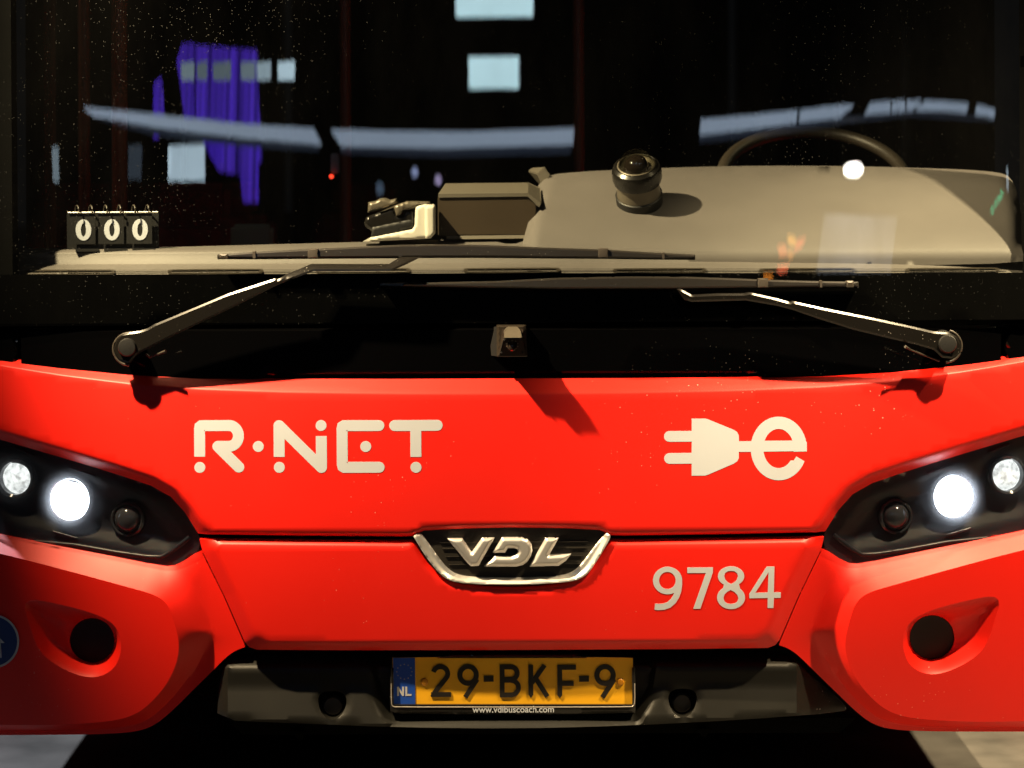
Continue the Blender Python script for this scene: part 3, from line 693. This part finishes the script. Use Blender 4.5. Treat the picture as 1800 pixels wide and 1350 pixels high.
for t in (tL, tR):
    c = t.mean(0); sheet('tow_pocket', circ(c, 34, 24), LOW, M['void'], lower, .030, (), 12)
    q = LOW(np.array([c[0]]), np.array([c[1]]), np.array([.02]))[0]
    lathe('tow_plug', [(.020, -.01), (.0205, .004), (.018, .008), (.006, .009), (0, .009)], q, (0, -1, 0), M['dash_dark'], lower, 28)
PY = .038
plf = flat(PY)
ho = dz(chaikin([(681, 1150), (1111, 1153), (1112, 1247), (1110, 1257), (682, 1254), (680, 1246)], 1)); hi_ = dz([(686.5, 1155.5), (1106, 1158), (1106, 1240), (686.5, 1237)])
pin = dz([(684, 1153), (1108.5, 1155.5), (1108.5, 1242.5), (684, 1239.5)])
plate = sheet('licence_plate', dz([(685, 1154), (1107.5, 1157), (1107.5, 1241), (685, 1238)]), plf, M['yellow'], bus, 0, (), 60, rim=.002)
plate['label'] = 'yellow licence plate 29-BKF-9 in a black holder'
sheet('plate_holder', [(ho, True), (hi_, False)], plf, M['plate_rim'], plate, bez(-.008, [(ho, True)], 5, .005), (), 6, rim=.03)
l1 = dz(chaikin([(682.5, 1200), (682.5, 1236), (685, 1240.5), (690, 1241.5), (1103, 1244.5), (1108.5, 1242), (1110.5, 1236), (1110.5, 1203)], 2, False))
tube('rim_highlight', [at(a[0], a[1], PY-.0085) for a in l1], .0011, M['rim_lit'], plate, 8)  # light on the lower half of the rim, put in as a pale line
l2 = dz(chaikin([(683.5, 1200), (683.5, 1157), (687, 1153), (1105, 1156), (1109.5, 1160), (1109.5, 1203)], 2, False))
tube('rim_edge_shaded', [at(a[0], a[1], PY-.0075) for a in l2], .0007, M['plate_rim'], plate, 8)  # upper half of the same rim, its shade put into the dark colour
sheet('country_band', dz([(686, 1155), (724.5, 1155.3), (724.5, 1239), (686, 1238.5)]), plf, M['plate_blue'], plate, -.0012, (), 30, rim=.001)
K4 = 1800/460
def lp(x, y): return (670+x/K4, 1135+y/K4)
for k in range(12):
    t = 2*math.pi*k/12; c = lp(140+52*math.cos(t), 174+51*math.sin(t))
    sp5 = [(c[0]+(1.35 if i % 2 == 0 else .6)*math.sin(i*math.pi/5), c[1]-(1.35 if i % 2 == 0 else .6)*math.cos(i*math.pi/5)) for i in range(10)]
    sheet('star', dz(sp5), plf, M['star'], plate, -.0018, (), 20, rim=.0004)
wn = 13/K4
letter('country_letter', ribbon([lp(95, 340), lp(95, 277)], wn) + ribbon([lp(93, 279), lp(130, 338)], wn) + ribbon([lp(130, 277), lp(130, 340)], wn), plate, M['nl_grey'], plf, -.0018, .0005)
letter('country_letter', ribbon([lp(152, 277), lp(152, 334), lp(188, 334)], wn), plate, M['nl_grey'], plf, -.0018, .0005)
ws_ = 33/K4
def pc(polys): letter('plate_character', polys, plate, M['plate_black'], plf, -.0022, .0021, 8)
def A_(cx, cy, rx, ry, a0, a1, n=20): return [lp(cx+rx*math.cos(t), cy-ry*math.sin(t)) for t in np.radians(np.linspace(a0, a1, n))]
pc(ribbon(A_(388, 190, 50, 48, 165, -28, 16)+[lp(344, 322)], ws_)+ribbon([lp(322, 333), lp(460, 333)], ws_)+[(np.array([lp(322, 349), lp(318, 340), lp(344, 300), lp(380, 330)]), True)])
def nine_(cx, cy): return [(np.array(A_(cx, cy, 74, 74, 0, 352, 34)), True), (np.array(A_(cx, cy, 39, 42, 0, 350, 28)), False)]+ribbon([lp(cx+62, cy+30), lp(cx-20, cy+152)], ws_)
def fix9(cx, cy):
    a = nine_(cx, cy); pc([a[0]]+a[2:]+[a[1]])
fix9(578, 200); fix9(1520, 208)
for x, y in ((719, 227), (1375, 232)): letter('plate_hyphen', [(np.array([lp(x-34, y-20), lp(x+34, y-20), lp(x+34, y+20), lp(x-34, y+20)]), True)], plate, M['plate_black'], plf, -.0022, .0021)
pc(ribbon([lp(812, 131), lp(812, 352)], ws_)+ribbon([lp(800, 147), lp(870, 147)]+A_(872, 190, 44, 43, 90, -90, 14)+[lp(800, 233)], ws_)+ribbon([lp(800, 238), lp(870, 238)]+A_(872, 289, 52, 50, 88, -90, 14)+[lp(800, 339)], ws_))
pc(ribbon([lp(1009, 134), lp(1009, 340)], ws_)+[(np.array([lp(993, 338), lp(1026, 338), lp(1009, 360)]), True)]+ribbon([lp(1104, 136), lp(1016, 258)], ws_)+ribbon([lp(1040, 222), lp(1122, 352)], ws_))
pc(ribbon([lp(1208, 136), lp(1208, 345)], ws_)+[(np.array([lp(1192, 343), lp(1225, 343), lp(1208, 362)]), True)]+ribbon([lp(1200, 152), lp(1320, 152)], ws_)+ribbon([lp(1200, 263), lp(1304, 263)], ws_))
for x, y in ((276, 244), (1625, 254)):
    q = dz(lp(x, y)); lathe('plate_bolt', [(.0085, -.001), (.0082, .001), (.006, .0028), (0, .0034)], at(q[0], q[1], PY), (0, -1, 0), M['bolt_yellow'], plate, 20)
cu = bpy.data.curves.new('txt', 'FONT'); cu.body = 'www.vdlbuscoach.com'; cu.size = 1; cu.align_x = 'CENTER'; cu.offset = .012
to = bpy.data.objects.new('txt', cu); C.objects.link(to); bpy.context.view_layer.update()
me = bpy.data.meshes.new_from_object(to); bpy.data.objects.remove(to)
co = np.array([v.co[:] for v in me.vertices]); wx = co[:, 0].max()-co[:, 0].min(); sc = 144*S/wx; bm = bmesh.new(); bm.from_mesh(me)
c0 = P1(897, 1252.2, PY-.0092)
for v in bm.verts: v.co = Vector((c0.x+v.co.x*sc, c0.y, c0.z+v.co.y*sc*1.02))
ret = finish('web_address', bm, M['cream'], plate, smooth=False)

# --- body shell (sides, pillars, roof, floor, underbody, wheels)
BX = 1.245
def bodyside(s):
    x0, x1 = (s*(BX-.04), s*BX) if s > 0 else (s*BX, s*(BX-.04))
    box('side_panel', (x0, .42, .30), (x1, 9, 1.15), M['red'], bus)
    box('side_window', (x0+.012, .95, 1.153), (x1-.012, 8.9, 2.45), M['ws_side'], bus)
    box('cant_rail', (x0, .36, 2.453), (x1, 9, 2.95), M['black_gloss'], bus)
    box('window_pillar', (x0, .36, 1.153), (x1, .46, 2.452), M['void'], bus)
    for y in (2.4, 4.0, 5.6, 7.2): box('window_pillar', (x0-.002, y, 1.153), (x1+.002, y+.1, 2.452), M['black'], bus)
M['ws_side'] = glass('side_glass', (.25, .27, .27), 1.5)
bodyside(-1); bodyside(1)
box('roof', (-BX+.04, .45, 2.88), (BX-.04, 9, 2.95), M['interior'], bus)
box('rear_wall', (-BX+.05, 8.9, .3), (BX-.05, 8.98, 2.87), M['interior'], bus)
box('underbody', (-BX+.045, .30, .30), (BX-.045, 8.9, .40), M['void'], bus)
box('front_bulkhead', (-BX+.05, .36, .41), (BX-.05, .40, 1.10), M['void'], bus)
box('roof_header', (-BX+.05, .36, 2.44), (BX-.05, .44, 2.87), M['black_gloss'], bus)
hull_solid('front_crossmember', [P1(395, 1262, .22), P1(1500, 1266, .22), P1(1470, 1292, .22), P1(420, 1288, .22)], [P1(395, 1262, .30), P1(1500, 1266, .30), P1(1470, 1292, .30), P1(420, 1288, .30)], M['void'], bus)
for u in (520, 1230): hull_solid('tow_bracket', [P1(u-10, 1284, .20), P1(u+12, 1284, .20), P1(u+5, 1298, .20), P1(u-2, 1298, .20)], [P1(u-10, 1284, .26), P1(u+12, 1284, .26), P1(u+5, 1298, .26), P1(u-2, 1298, .26)], M['void'], bus)
for s in (-1, 1):
    for y in (2.75, 7.4):
        wv = lathe('wheel', [(.0, .14), (.28, .14), (.30, .15), (.46, .15), (.48, .12), (.48, -.12), (.46, -.15), (.30, -.15), (0, -.15)], Vector((s*1.05, y, .48)), (s, 0, 0), M['rubber'], bus, 36)
        lathe('wheel_rim', [(.27, .0), (.27, .012), (.2, .006), (.1, .03), (0, .03)], Vector((s*1.195, y, .48)), (s, 0, 0), M['lamp_ring'], wv, 28)

# --- dashboard
rv = np.array([428, 431, 436.5, 439, 441, 444, 461, 463.5, 466, 470, 480, 500]); ry = np.array([.46, .43, .285,   .275, .270, .2665, .2655, .252, .228, .205, .155, .12])
def dash_pos(U, V, off): return at(U, V, np.interp(V, rv, ry)+off)
do_ = dz([(-95, 431), (300, 430), (500, 426), (920, 418), (935, 436), (1300, 444), (1790, 449), (1890, 449), (1890, 502), (-95, 497)])
def dash_pos2(U, V, off):
    y = np.interp(V, rv, ry); y = np.where(V < 431, .43+(431-V)*.004, y); X = (U-CU)*S*1.03; return at(U, V, y+off+.055*X**2+.02*X**4+corner(X)*.5)
cre = [np.array([(-85, v), (1880, v)]) for v in (436.5, 439, 441, 444, 461, 463.5, 466, 470)]
dash = sheet('dashboard', do_, dash_pos2, M['dash'], bus, 0, cre, 16, ang=70)
for (a, b, v) in ((40, 202, 473), (295, 462, 473.5), (555, 721, 474), (815, 984, 475), (1077, 1241, 477.5), (1335, 1503, 479), (1592, 1756, 480.5)):
    p = dz(chaikin([(a, v-2.5), (a+5, v-4.4), (b-5, v-4.4), (b, v-2.5), (b, v+2.5), (b-5, v+4.6), (a+5, v+4.6), (a, v+2.5)], 1))
    q = dz([(a+7, v-2.2), (b-7, v-2.2), (b-7, v-.4), (a+7, v-.4)])
    ve = sheet('air_vent', p, dash_pos2, M['dash_dark'], dash, -.004, (), 10, rim=.006)
    sheet('vent_slot', q, dash_pos2, M['void'], ve, -.006, (), 12)
    n = 5
    for i in range(1, n):
        u = a+7+(b-a-14)*i/n; sheet('vent_bar', dz([(u-1, v-2.4), (u+1, v-2.4), (u+1, v-.2), (u-1, v-.2)]), dash_pos2, M['dash_dark'], ve, -.008, (), 12)
    sheet('vent_lip', dz([(a+6, v+1.0), (b-6, v+1.0), (b-6, v+2.6), (a+6, v+2.6)]), dash_pos2, M['dash'], ve, -.0075, (), 12)
# instrument cowl
cw = chaikin(dz([(905, 466), (915, 446), (920, 424), (934, 372), (944, 336), (952, 320), (966, 311), (990, 306), (1100, 300), (1300, 295), (1500, 297), (1700, 304), (1760, 309), (1778, 318), (1790, 345), (1797, 400), (1799, 452), (1800, 474)]), 2)
def cowl_pos(U, V, off):
    t = np.clip((450-V)/150, 0, 1.1); return at(U, V, .275+.34*t**1.35+off)
side_l = cw
def h_cowl(U, V):
    d = pdist(U, V, cw[(cw[:, 1] < 430)]) ; return .05*np.clip(1-d/22, 0, 1)**2
cowl = sheet('instrument_cowl', cw, cowl_pos, M['dash'], bus, h_cowl, (), 10, rim=.12, ang=70)
# dome camera on the cowl
axd = Vector((-.10, -.55, .83)).normalized(); base = P1(1124, 345, .44)
dc = lathe('dome_camera', [(.052, -.03), (.053, 0), (.051, .012), (.049, .05)], base, axd, M['camera_grey'], bus, 44); dc['label'] = 'round dome camera on the instrument cowl'
lathe('base_gasket', [(.055, -.02), (.0555, .004), (.053, .006)], base, axd, M['black'], dc, 44)
lathe('collar', [(.049, .040), (.056, .043), (.0585, .052), (.0585, .072), (.055, .082), (.048, .087), (.044, .085), (.042, .080)], base, axd, M['wiper'], dc, 44)
lathe('inner_ring', [(.045, .0875), (.042, .089), (.039, .084), (.030, .078)], base, axd, M['camera_grey'], dc, 44)
lathe('lens_ball', [(.030, .070)]+[(.030*math.cos(t), .080+.030*math.sin(t)) for t in np.linspace(0, math.pi/2, 9)], base, axd, M['camera_face'], dc, 36)
lathe('clear_dome', [(.041*math.cos(t), .084+.041*math.sin(t)) for t in np.linspace(0, math.pi/2, 14)], base, axd, M['dome'], dc, 44)
# console box
y0, y1, y2 = .42, .47, .66
cb = hull_solid('console_box', [P1(772, 345, y0), P1(926, 344, y0), P1(944, 360, y0), P1(944, 414, y0), P1(772, 414, y0)], [P1(770, 345, y2), P1(926, 344, y2), P1(944, 360, y2), P1(944, 414, y2), P1(770, 414, y2)], M['console'], bus, .003)
hull_solid('console_lid', [P1(771, 346.5, y0-.004), P1(928, 345.5, y0-.004), P1(948, 365, y0-.004), P1(952, 358, y0), P1(929, 339.5, y0-.004), P1(771, 340, y0-.004)],
           [P1(783, 322, y1+.05), P1(928, 321.5, y1+.05), P1(950, 332, y1+.05), P1(951, 331, y1+.06), P1(930, 321, y1+.06), P1(784, 321.5, y1+.06)], M['console_top'], cb)
hull_solid('console_foot', [P1(786, 414, y0-.008), P1(945, 413, y0-.008), P1(945, 419, y0-.012), P1(784, 420, y0-.012)], [P1(786, 414, y0+.1), P1(945, 413, y0+.1), P1(945, 419, y0+.1), P1(784, 420, y0+.1)], M['console_top'], cb)
hull_solid('console_arm', [P1(945, 306, .62), P1(958, 293, .62), P1(969, 309, .62), P1(955, 330, .62)], [P1(929, 301, .80), P1(936, 295, .80), P1(950, 296, .80), P1(945, 320, .80)], M['console_top'], cb, .002)
# steering wheel
cq = dz((1432, 316)); cc = Vector(at(cq[0], cq[1], .95)); axw = Vector((0, -.50, .866)); u_ = Vector((1, 0, 0)); v_ = axw.cross(u_)
sw = tube('steering_wheel', [cc+u_*.232*math.cos(t)+v_*.232*math.sin(t) for t in np.linspace(0, 2*math.pi, 65)[:-1]], .0165, M['dash_dark'], bus, 14, True)
lathe('wheel_hub', [(.07, -.03), (.065, .0), (.04, .012), (0, .014)], cc-axw*.03, axw, M['dash_dark'], sw, 30)
for a in (270, 345, 195):
    t = math.radians(a); d = u_*math.cos(t)+v_*math.sin(t); tube('wheel_spoke', [cc-axw*.03+d*.06, cc-axw*.01+d*.15, cc+d*.225], .012, M['dash_dark'], sw, 8)
lathe('steering_column', [(.05, -.75), (.05, -.05)], cc, axw, M['interior'], sw, 20)
# interior: handrails, seats, partition
for (u, y, r, m) in ((212, 1.0, .020, 'pole'), (150, 1.5, .016, 'pole'), (609, 1.7, .016, 'pole'), (1019, 1.9, .016, 'pole')):
    q = P1(u, 200, y); tube('handrail', [(q.x, y, .41), (q.x, y, 2.6)], r, M[m], bus, 14)
def seat(u, v, y):
    q = P1(u, v, y); zt = q.z
    b = box('passenger_seat', (q.x-.2, y, zt-.75), (q.x+.2, y+.09, zt-.12), M['seat'], bus, .03)
    box('headrest', (q.x-.13, y+.01, zt-.13), (q.x+.13, y+.08, zt), M['seat'], b, .025)
    box('seat_cushion', (q.x-.21, y+.09, zt-.78), (q.x+.21, y+.52, zt-.66), M['seat'], b, .03)
    box('seat_plinth', (q.x-.05, y+.15, .40), (q.x+.05, y+.35, zt-.78), M['interior'], b)
for u, v, y in ((335, 318, 3.0), (390, 318, 4.2), (640, 322, 5.2), (300, 330, 5.4)): seat(u, v, y)
box('partition', (P1(405, 400, 1.6).x, 1.6, .41), (P1(480, 400, 1.6).x, 1.66, P1(440, 392, 1.6).z), M['beige'], bus, .01)
# saloon lamp on the ceiling's edge: small lit door button
vb = P1(590, 285, 2.2); db = box('door_button', vb-Vector((.012, .01, .03)), vb+Vector((.012, .01, .03)), M['nl_grey'], bus, .003)
lathe('button_light', [(.006, 0), (.004, .003), (0, .004)], P1(583.5, 308, 2.18), (0, -1, 0), emit('red_led', (1, .05, .02), 3), db, 12)

# ------------------------------------------------------------------ number cards on the dashboard
fs_ = empty('number_cards', P1(197, 433, .36)); tag(fs_, 'small black flip cards reading 000 on a rod on the dashboard', 'number sign')
def FP(o): o.parent = fs_; o.matrix_parent_inverse = Matrix.Translation(-fs_.location); return o
cy = .36
FPl = lambda y: flat(y)
board = FP(sheet('stand', dz([(118, 369), (279, 369), (279, 432), (118, 432)]), flat(cy+.02), M['black'], None, 0, (), 40, rim=.006))
FP(tube('rod', [P1(120, 368.5, cy), P1(278, 368.5, cy)], .0022, M['chrome'], None, 10))
for k, u in enumerate((147, 197, 246.5)):
    c = FP(sheet('card', dz([(u-24, 370.5), (u+21, 370.5), (u+21, 424), (u-24, 424)]), flat(cy), M['black'], None, .002, (), 30, rim=.003))
    o_, i_ = dz(circ((u, 399), 13.7, 40, 18.7)), dz(circ((u, 399), 4.6, 30, 11.5))
    d = sheet('digit', [(o_, True), (i_, False)], flat(cy), M['cream'], None, .0005, (), 10, rim=.001); d.parent = c
    f = FP(hull_solid('foot', [P1(u-14, 432.5, cy-.03), P1(u+27, 432.5, cy-.03), P1(u+27, 437, cy-.03), P1(u-14, 437, cy-.03)], [P1(u-14, 432, cy+.03), P1(u+27, 432, cy+.03), P1(u+27, 436, cy+.03), P1(u-14, 436, cy+.03)], M['black']))
    for du in (-13, 11):
        pts = [P1(u+du+3*math.cos(t)+2, 367+11*math.sin(t)*-1, cy-.012*math.cos(t)) for t in np.linspace(-.35, 3.3, 14)]
        FP(tube('ring', pts, .0019, M['wiper_metal'], None, 8))

# ------------------------------------------------------------------ handset in a white bracket
hs = empty('card_terminal', P1(703, 421, .37)); tag(hs, 'dark grey card terminal held in an off-white bracket on the dashboard', 'terminal')
def HP(o): o.parent = hs; o.matrix_parent_inverse = Matrix.Translation(-hs.location); return o
def plate_(name, poly, y, th, m, wd=3, bev=.006):
    p = dz(poly); return HP(sheet(name, p, flat(y), m, None, bez(0, [(p, True)], wd, bev), (), 3, rim=th, ang=50))
plate_('bracket', [(638, 423), (652, 416), (664, 413), (725, 402), (729, 396), (731, 364), (735, 361), (747, 358), (762, 359), (765, 362), (765, 410), (757, 418), (720, 420)], .345, .06, M['white'], 4, .008)
plate_('bracket_side', [(748, 359), (763, 360), (765, 363), (765, 409), (758, 417), (748, 418)], .336, .05, M['white'], 3, .005)
plate_('terminal_body', [(640, 391), (644, 380), (668, 371), (693, 362), (696, 376), (707, 378), (712, 368), (729, 367), (729, 396), (722, 400), (660, 414), (655, 405), (644, 398)], .36, .07, M['wiper'], 4, .010)
plate_('terminal_top', [(667, 372), (692, 361), (715, 353), (756, 354), (755, 359), (735, 360), (730, 365), (709, 368), (704, 377), (697, 378), (693, 363)], .352, .05, M['camera_grey'], 3, .006)
plate_('terminal_knob', [(647, 372), (648, 354), (660, 352), (668, 347.5), (677, 347), (685, 350.5), (697, 348), (701, 357), (672, 367)], .40, .05, M['camera_grey'], 4, .010)
plate_('terminal_foot', [(652, 414), (655, 398), (725, 384), (727, 398), (706, 403), (703, 409), (662, 417)], .352, .04, M['black'], 2, .003)

# ------------------------------------------------------------------ things of the hall that are mirrored in the windscreen (behind the photographer)
YW = -14.0
def mirror_pt(u, v, yw=YW):
    q = dz((float(u), float(v))); p = GLS(np.array([q[0]]), np.array([q[1]]), np.array([0.0]))[0]
    e = 1e-4; gx = (F_gls(p[0]+e, p[2])-F_gls(p[0]-e, p[2]))/(2*e); gz = (F_gls(p[0], p[2]+e)-F_gls(p[0], p[2]-e))/(2*e)
    n = np.array([gx, -1, gz]); n /= np.linalg.norm(n)
    d = p-np.array([0, -D, ZC]); d /= np.linalg.norm(d); r = d-2*(d@n)*n
    t = (yw-p[1])/r[1]; return Vector(p+r*t)
def panel(name, poly, m, parent=None, yw=YW, step=40):
    ring = [mirror_pt(a[0], a[1], yw) for a in dens(np.array(poly, float), step)]
    bm = bmesh.new(); A = [bm.verts.new(p) for p in ring]; B = [bm.verts.new(p-Vector((0, .05, 0))) for p in ring]; n = len(A)
    bm.faces.new(A); bm.faces.new(B[::-1])
    for i in range(n): bm.faces.new((A[i], A[(i+1) % n], B[(i+1) % n], B[i]))
    bmesh.ops.triangulate(bm, faces=[f for f in bm.faces if len(f.verts) > 4])
    return finish(name, bm, m, parent, smooth=False)
E_win = emit('window_daylight', (.62, .78, 1), 3.6, .06, .4); E_dim = emit('ghost_band_glow', (.45, .62, 1), .30)  # the dim one imitates a ghost reflection in the glazing
E_scr = emit('screen_light', (.62, .92, 1), 9.0, .05, 3); E_sq = emit('lit_opening', (.65, .86, 1), 6.0, .06, 2)
cwin = empty('clerestory_window', (0, YW, 0)); tag(cwin, 'long band of pale daylight windows high on the far hall wall', 'window')
def CW(o): o.parent = cwin; o.matrix_parent_inverse = Matrix.Translation(-cwin.location); return o
for p in ([(148, 183), (270, 196), (420, 214), (553, 223), (566, 250), (430, 238), (270, 217), (165, 197)],
          [(583, 225), (700, 229), (820, 231), (1011, 226), (1008, 253), (900, 257), (780, 257), (600, 252)],
          [(1234, 212), (1300, 207), (1404, 197), (1402, 217), (1350, 224), (1232, 237)],
          [(1409, 197), (1470, 189), (1503, 187), (1480, 208), (1407, 216)], [(1532, 185), (1568, 182), (1567, 200), (1522, 203)],
          [(1571, 182), (1593, 181), (1593, 198), (1570, 199)], [(1597, 181), (1622, 181), (1606, 197), (1596, 197)],
          [(1628, 182), (1660, 183), (1706, 188), (1701, 202), (1660, 198), (1612, 197)], [(1720, 190), (1738, 194), (1752, 199), (1750, 211), (1715, 204)]):
    CW(panel('window_pane', p, E_win))
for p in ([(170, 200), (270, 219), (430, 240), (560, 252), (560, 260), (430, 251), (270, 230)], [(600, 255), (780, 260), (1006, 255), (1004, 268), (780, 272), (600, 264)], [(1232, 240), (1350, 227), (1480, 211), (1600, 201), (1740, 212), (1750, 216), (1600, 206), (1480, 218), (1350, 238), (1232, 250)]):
    CW(panel('ghost_band', p, E_dim))  # faint double reflection under the panes, added as dim glowing strips
for p, lab in (([(803, -30), (941, -30), (940, 26), (804, 26)], 'larger pale cyan screen hung above another in the hall'), ([(826, 99), (915, 99), (914, 152), (826, 152)], 'smaller pale cyan screen hung below a larger one')):
    s1 = empty('display_screen', mirror_pt(870, 100)); tag(s1, lab, 'screen', 'screens hung in the hall')
    o = panel('screen_face', p, E_scr); o.parent = s1; o.matrix_parent_inverse = Matrix.Translation(-s1.location)
tag(panel('lit_opening', [(297, 252), (360, 250), (360, 311), (296, 311), (302, 295), (303, 270)], E_sq), 'square pale blue lit opening beside the blue curtain', 'opening')
tag(panel('lit_opening', [(92, 253), (103, 252), (104, 312), (94, 312)], emit('slit_light', (.65, .86, 1), 2.2)), 'narrow upright lit slit, thinner than the square opening', 'opening')
tag(panel('lit_opening', [(227, 250), (250, 250), (248, 308), (226, 308)], emit('dim_opening_light', (.55, .75, 1), .5)), 'dim lit opening between slit and square opening', 'opening')
tag(panel('lit_opening', [(1771, 298), (1790, 299), (1790, 339), (1772, 338)], emit('side_opening_light', (.7, .87, 1), 3)), 'pale lit opening near the string of green lights', 'opening')
for i, (a, b, s) in enumerate(((320, 343, 2.2), (348, 366, 1.4), (376, 408, 1.4), (425, 450, 2.0), (453, 478, 4), (490, 520, 7))):
    tag(panel('wall_light', [(a, 107), (b, 104), (b-1, 134), (a+1, 134)], emit('wall_light_%d' % i, (.65, .88, 1), s), yw=YW+.3), ['first small square light of the row, on the curtain edge', 'second small square light of the row, on the curtain', 'third small square light of the row, on the curtain', 'fourth small square light, at the curtain hem side', 'fifth small square light, half off the curtain', 'brightest small square light ending the row beside the curtain'][i], 'light', 'row of small square lights')
# blue stage curtain; the blue light on it and fold shading are emission
mc = bpy.data.materials.new('curtain_blue_glow'); mc.use_nodes = True; nt = mc.node_tree; b = nt.nodes['Principled BSDF']
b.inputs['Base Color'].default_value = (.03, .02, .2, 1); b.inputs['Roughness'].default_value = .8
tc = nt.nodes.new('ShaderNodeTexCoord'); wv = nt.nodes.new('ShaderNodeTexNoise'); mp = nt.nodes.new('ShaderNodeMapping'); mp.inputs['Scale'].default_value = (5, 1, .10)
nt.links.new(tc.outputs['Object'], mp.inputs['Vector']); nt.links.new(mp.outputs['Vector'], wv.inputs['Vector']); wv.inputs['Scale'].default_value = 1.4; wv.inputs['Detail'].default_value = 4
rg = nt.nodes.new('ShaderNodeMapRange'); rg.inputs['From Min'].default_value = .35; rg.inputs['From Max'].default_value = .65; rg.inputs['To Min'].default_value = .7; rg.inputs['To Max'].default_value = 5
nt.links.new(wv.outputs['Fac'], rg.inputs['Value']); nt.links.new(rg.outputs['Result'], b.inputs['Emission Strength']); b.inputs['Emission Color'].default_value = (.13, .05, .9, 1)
cu1 = empty('stage_curtain', mirror_pt(390, 200)); tag(cu1, 'stage curtain with its blue violet light and folds put in as glow', 'curtain')
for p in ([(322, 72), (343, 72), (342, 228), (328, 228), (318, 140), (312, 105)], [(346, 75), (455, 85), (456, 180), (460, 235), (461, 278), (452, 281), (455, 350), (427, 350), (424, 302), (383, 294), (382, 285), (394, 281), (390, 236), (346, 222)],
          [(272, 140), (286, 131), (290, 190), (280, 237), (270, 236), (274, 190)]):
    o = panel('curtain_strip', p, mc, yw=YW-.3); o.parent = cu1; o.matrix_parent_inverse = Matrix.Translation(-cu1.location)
tag(panel('hall_lamp', circ((1502, 301), 17, 20, 10), emit('hall_lamp_light', (1, .95, .85), 60)), 'round bright white lamp hanging in the hall', 'lamp')
tag(panel('white_banner', [(1450, 380), (1578, 386), (1566, 480), (1436, 480)], emit('banner_light', (.8, .88, 1), .9, .3, 2), yw=YW-.6), 'tall dim white backlit banner in the hall', 'banner')
fl_ = empty('flame_light', mirror_pt(1390, 440)); tag(fl_, 'orange and red flame shaped decorative light', 'light')
for p, c, s in (([(1385, 416), (1398, 420), (1402, 432), (1388, 432)], (1, .45, .08), 6), ([(1402, 424), (1418, 420), (1410, 436), (1396, 446)], (1, .18, .08), 5), ([(1368, 434), (1382, 432), (1384, 450), (1372, 454)], (1, .2, .06), 4.5), ([(1388, 440), (1398, 448), (1390, 458), (1384, 450)], (1, .35, .08), 4),
                ([(1366, 472), (1388, 466), (1384, 478), (1370, 482)], (1, .15, .06), 6), ([(1343, 484), (1358, 484), (1358, 494), (1344, 494)], (1, .3, .03), 5)):
    o = panel('flame', p, emit('flame_%d' % int(p[0][0]), c, s)); o.parent = fl_; o.matrix_parent_inverse = Matrix.Translation(-fl_.location)
gl = empty('green_light_string', mirror_pt(1752, 362)); tag(gl, 'short slanting string of small green lights in the hall', 'light')
E_grn = emit('green_light', (.02, .9, .45), 7)
for k, (u, v) in enumerate(((1745, 374), (1751, 363), (1757, 354), (1762, 346))):
    o = panel('green_lamp', [(u-3, v+5), (u-1, v-4), (u+1, v), (u+3, v-5), (u+2, v+3), (u, v+1)], E_grn); o.parent = gl; o.matrix_parent_inverse = Matrix.Translation(-gl.location)
for (u, v, c, lab) in ((730, 300, (.5, .6, 1), 'small blue white lamp above the white bracket'), (771, 314, (.7, .6, 1), 'small violet white lamp beside the console box')):
    tag(panel('pendant_lamp', circ((u, v), 6, 14), emit('pendant_light', c, 5)), lab, 'lamp', 'small lamps of the hall')
tag(panel('pendant_lamp', circ((668, 328), 7, 14, 10), emit('pendant_dim', (.4, .6, .9), 1.3)), 'dim blue oval lamp above the card terminal', 'lamp', 'small lamps of the hall')
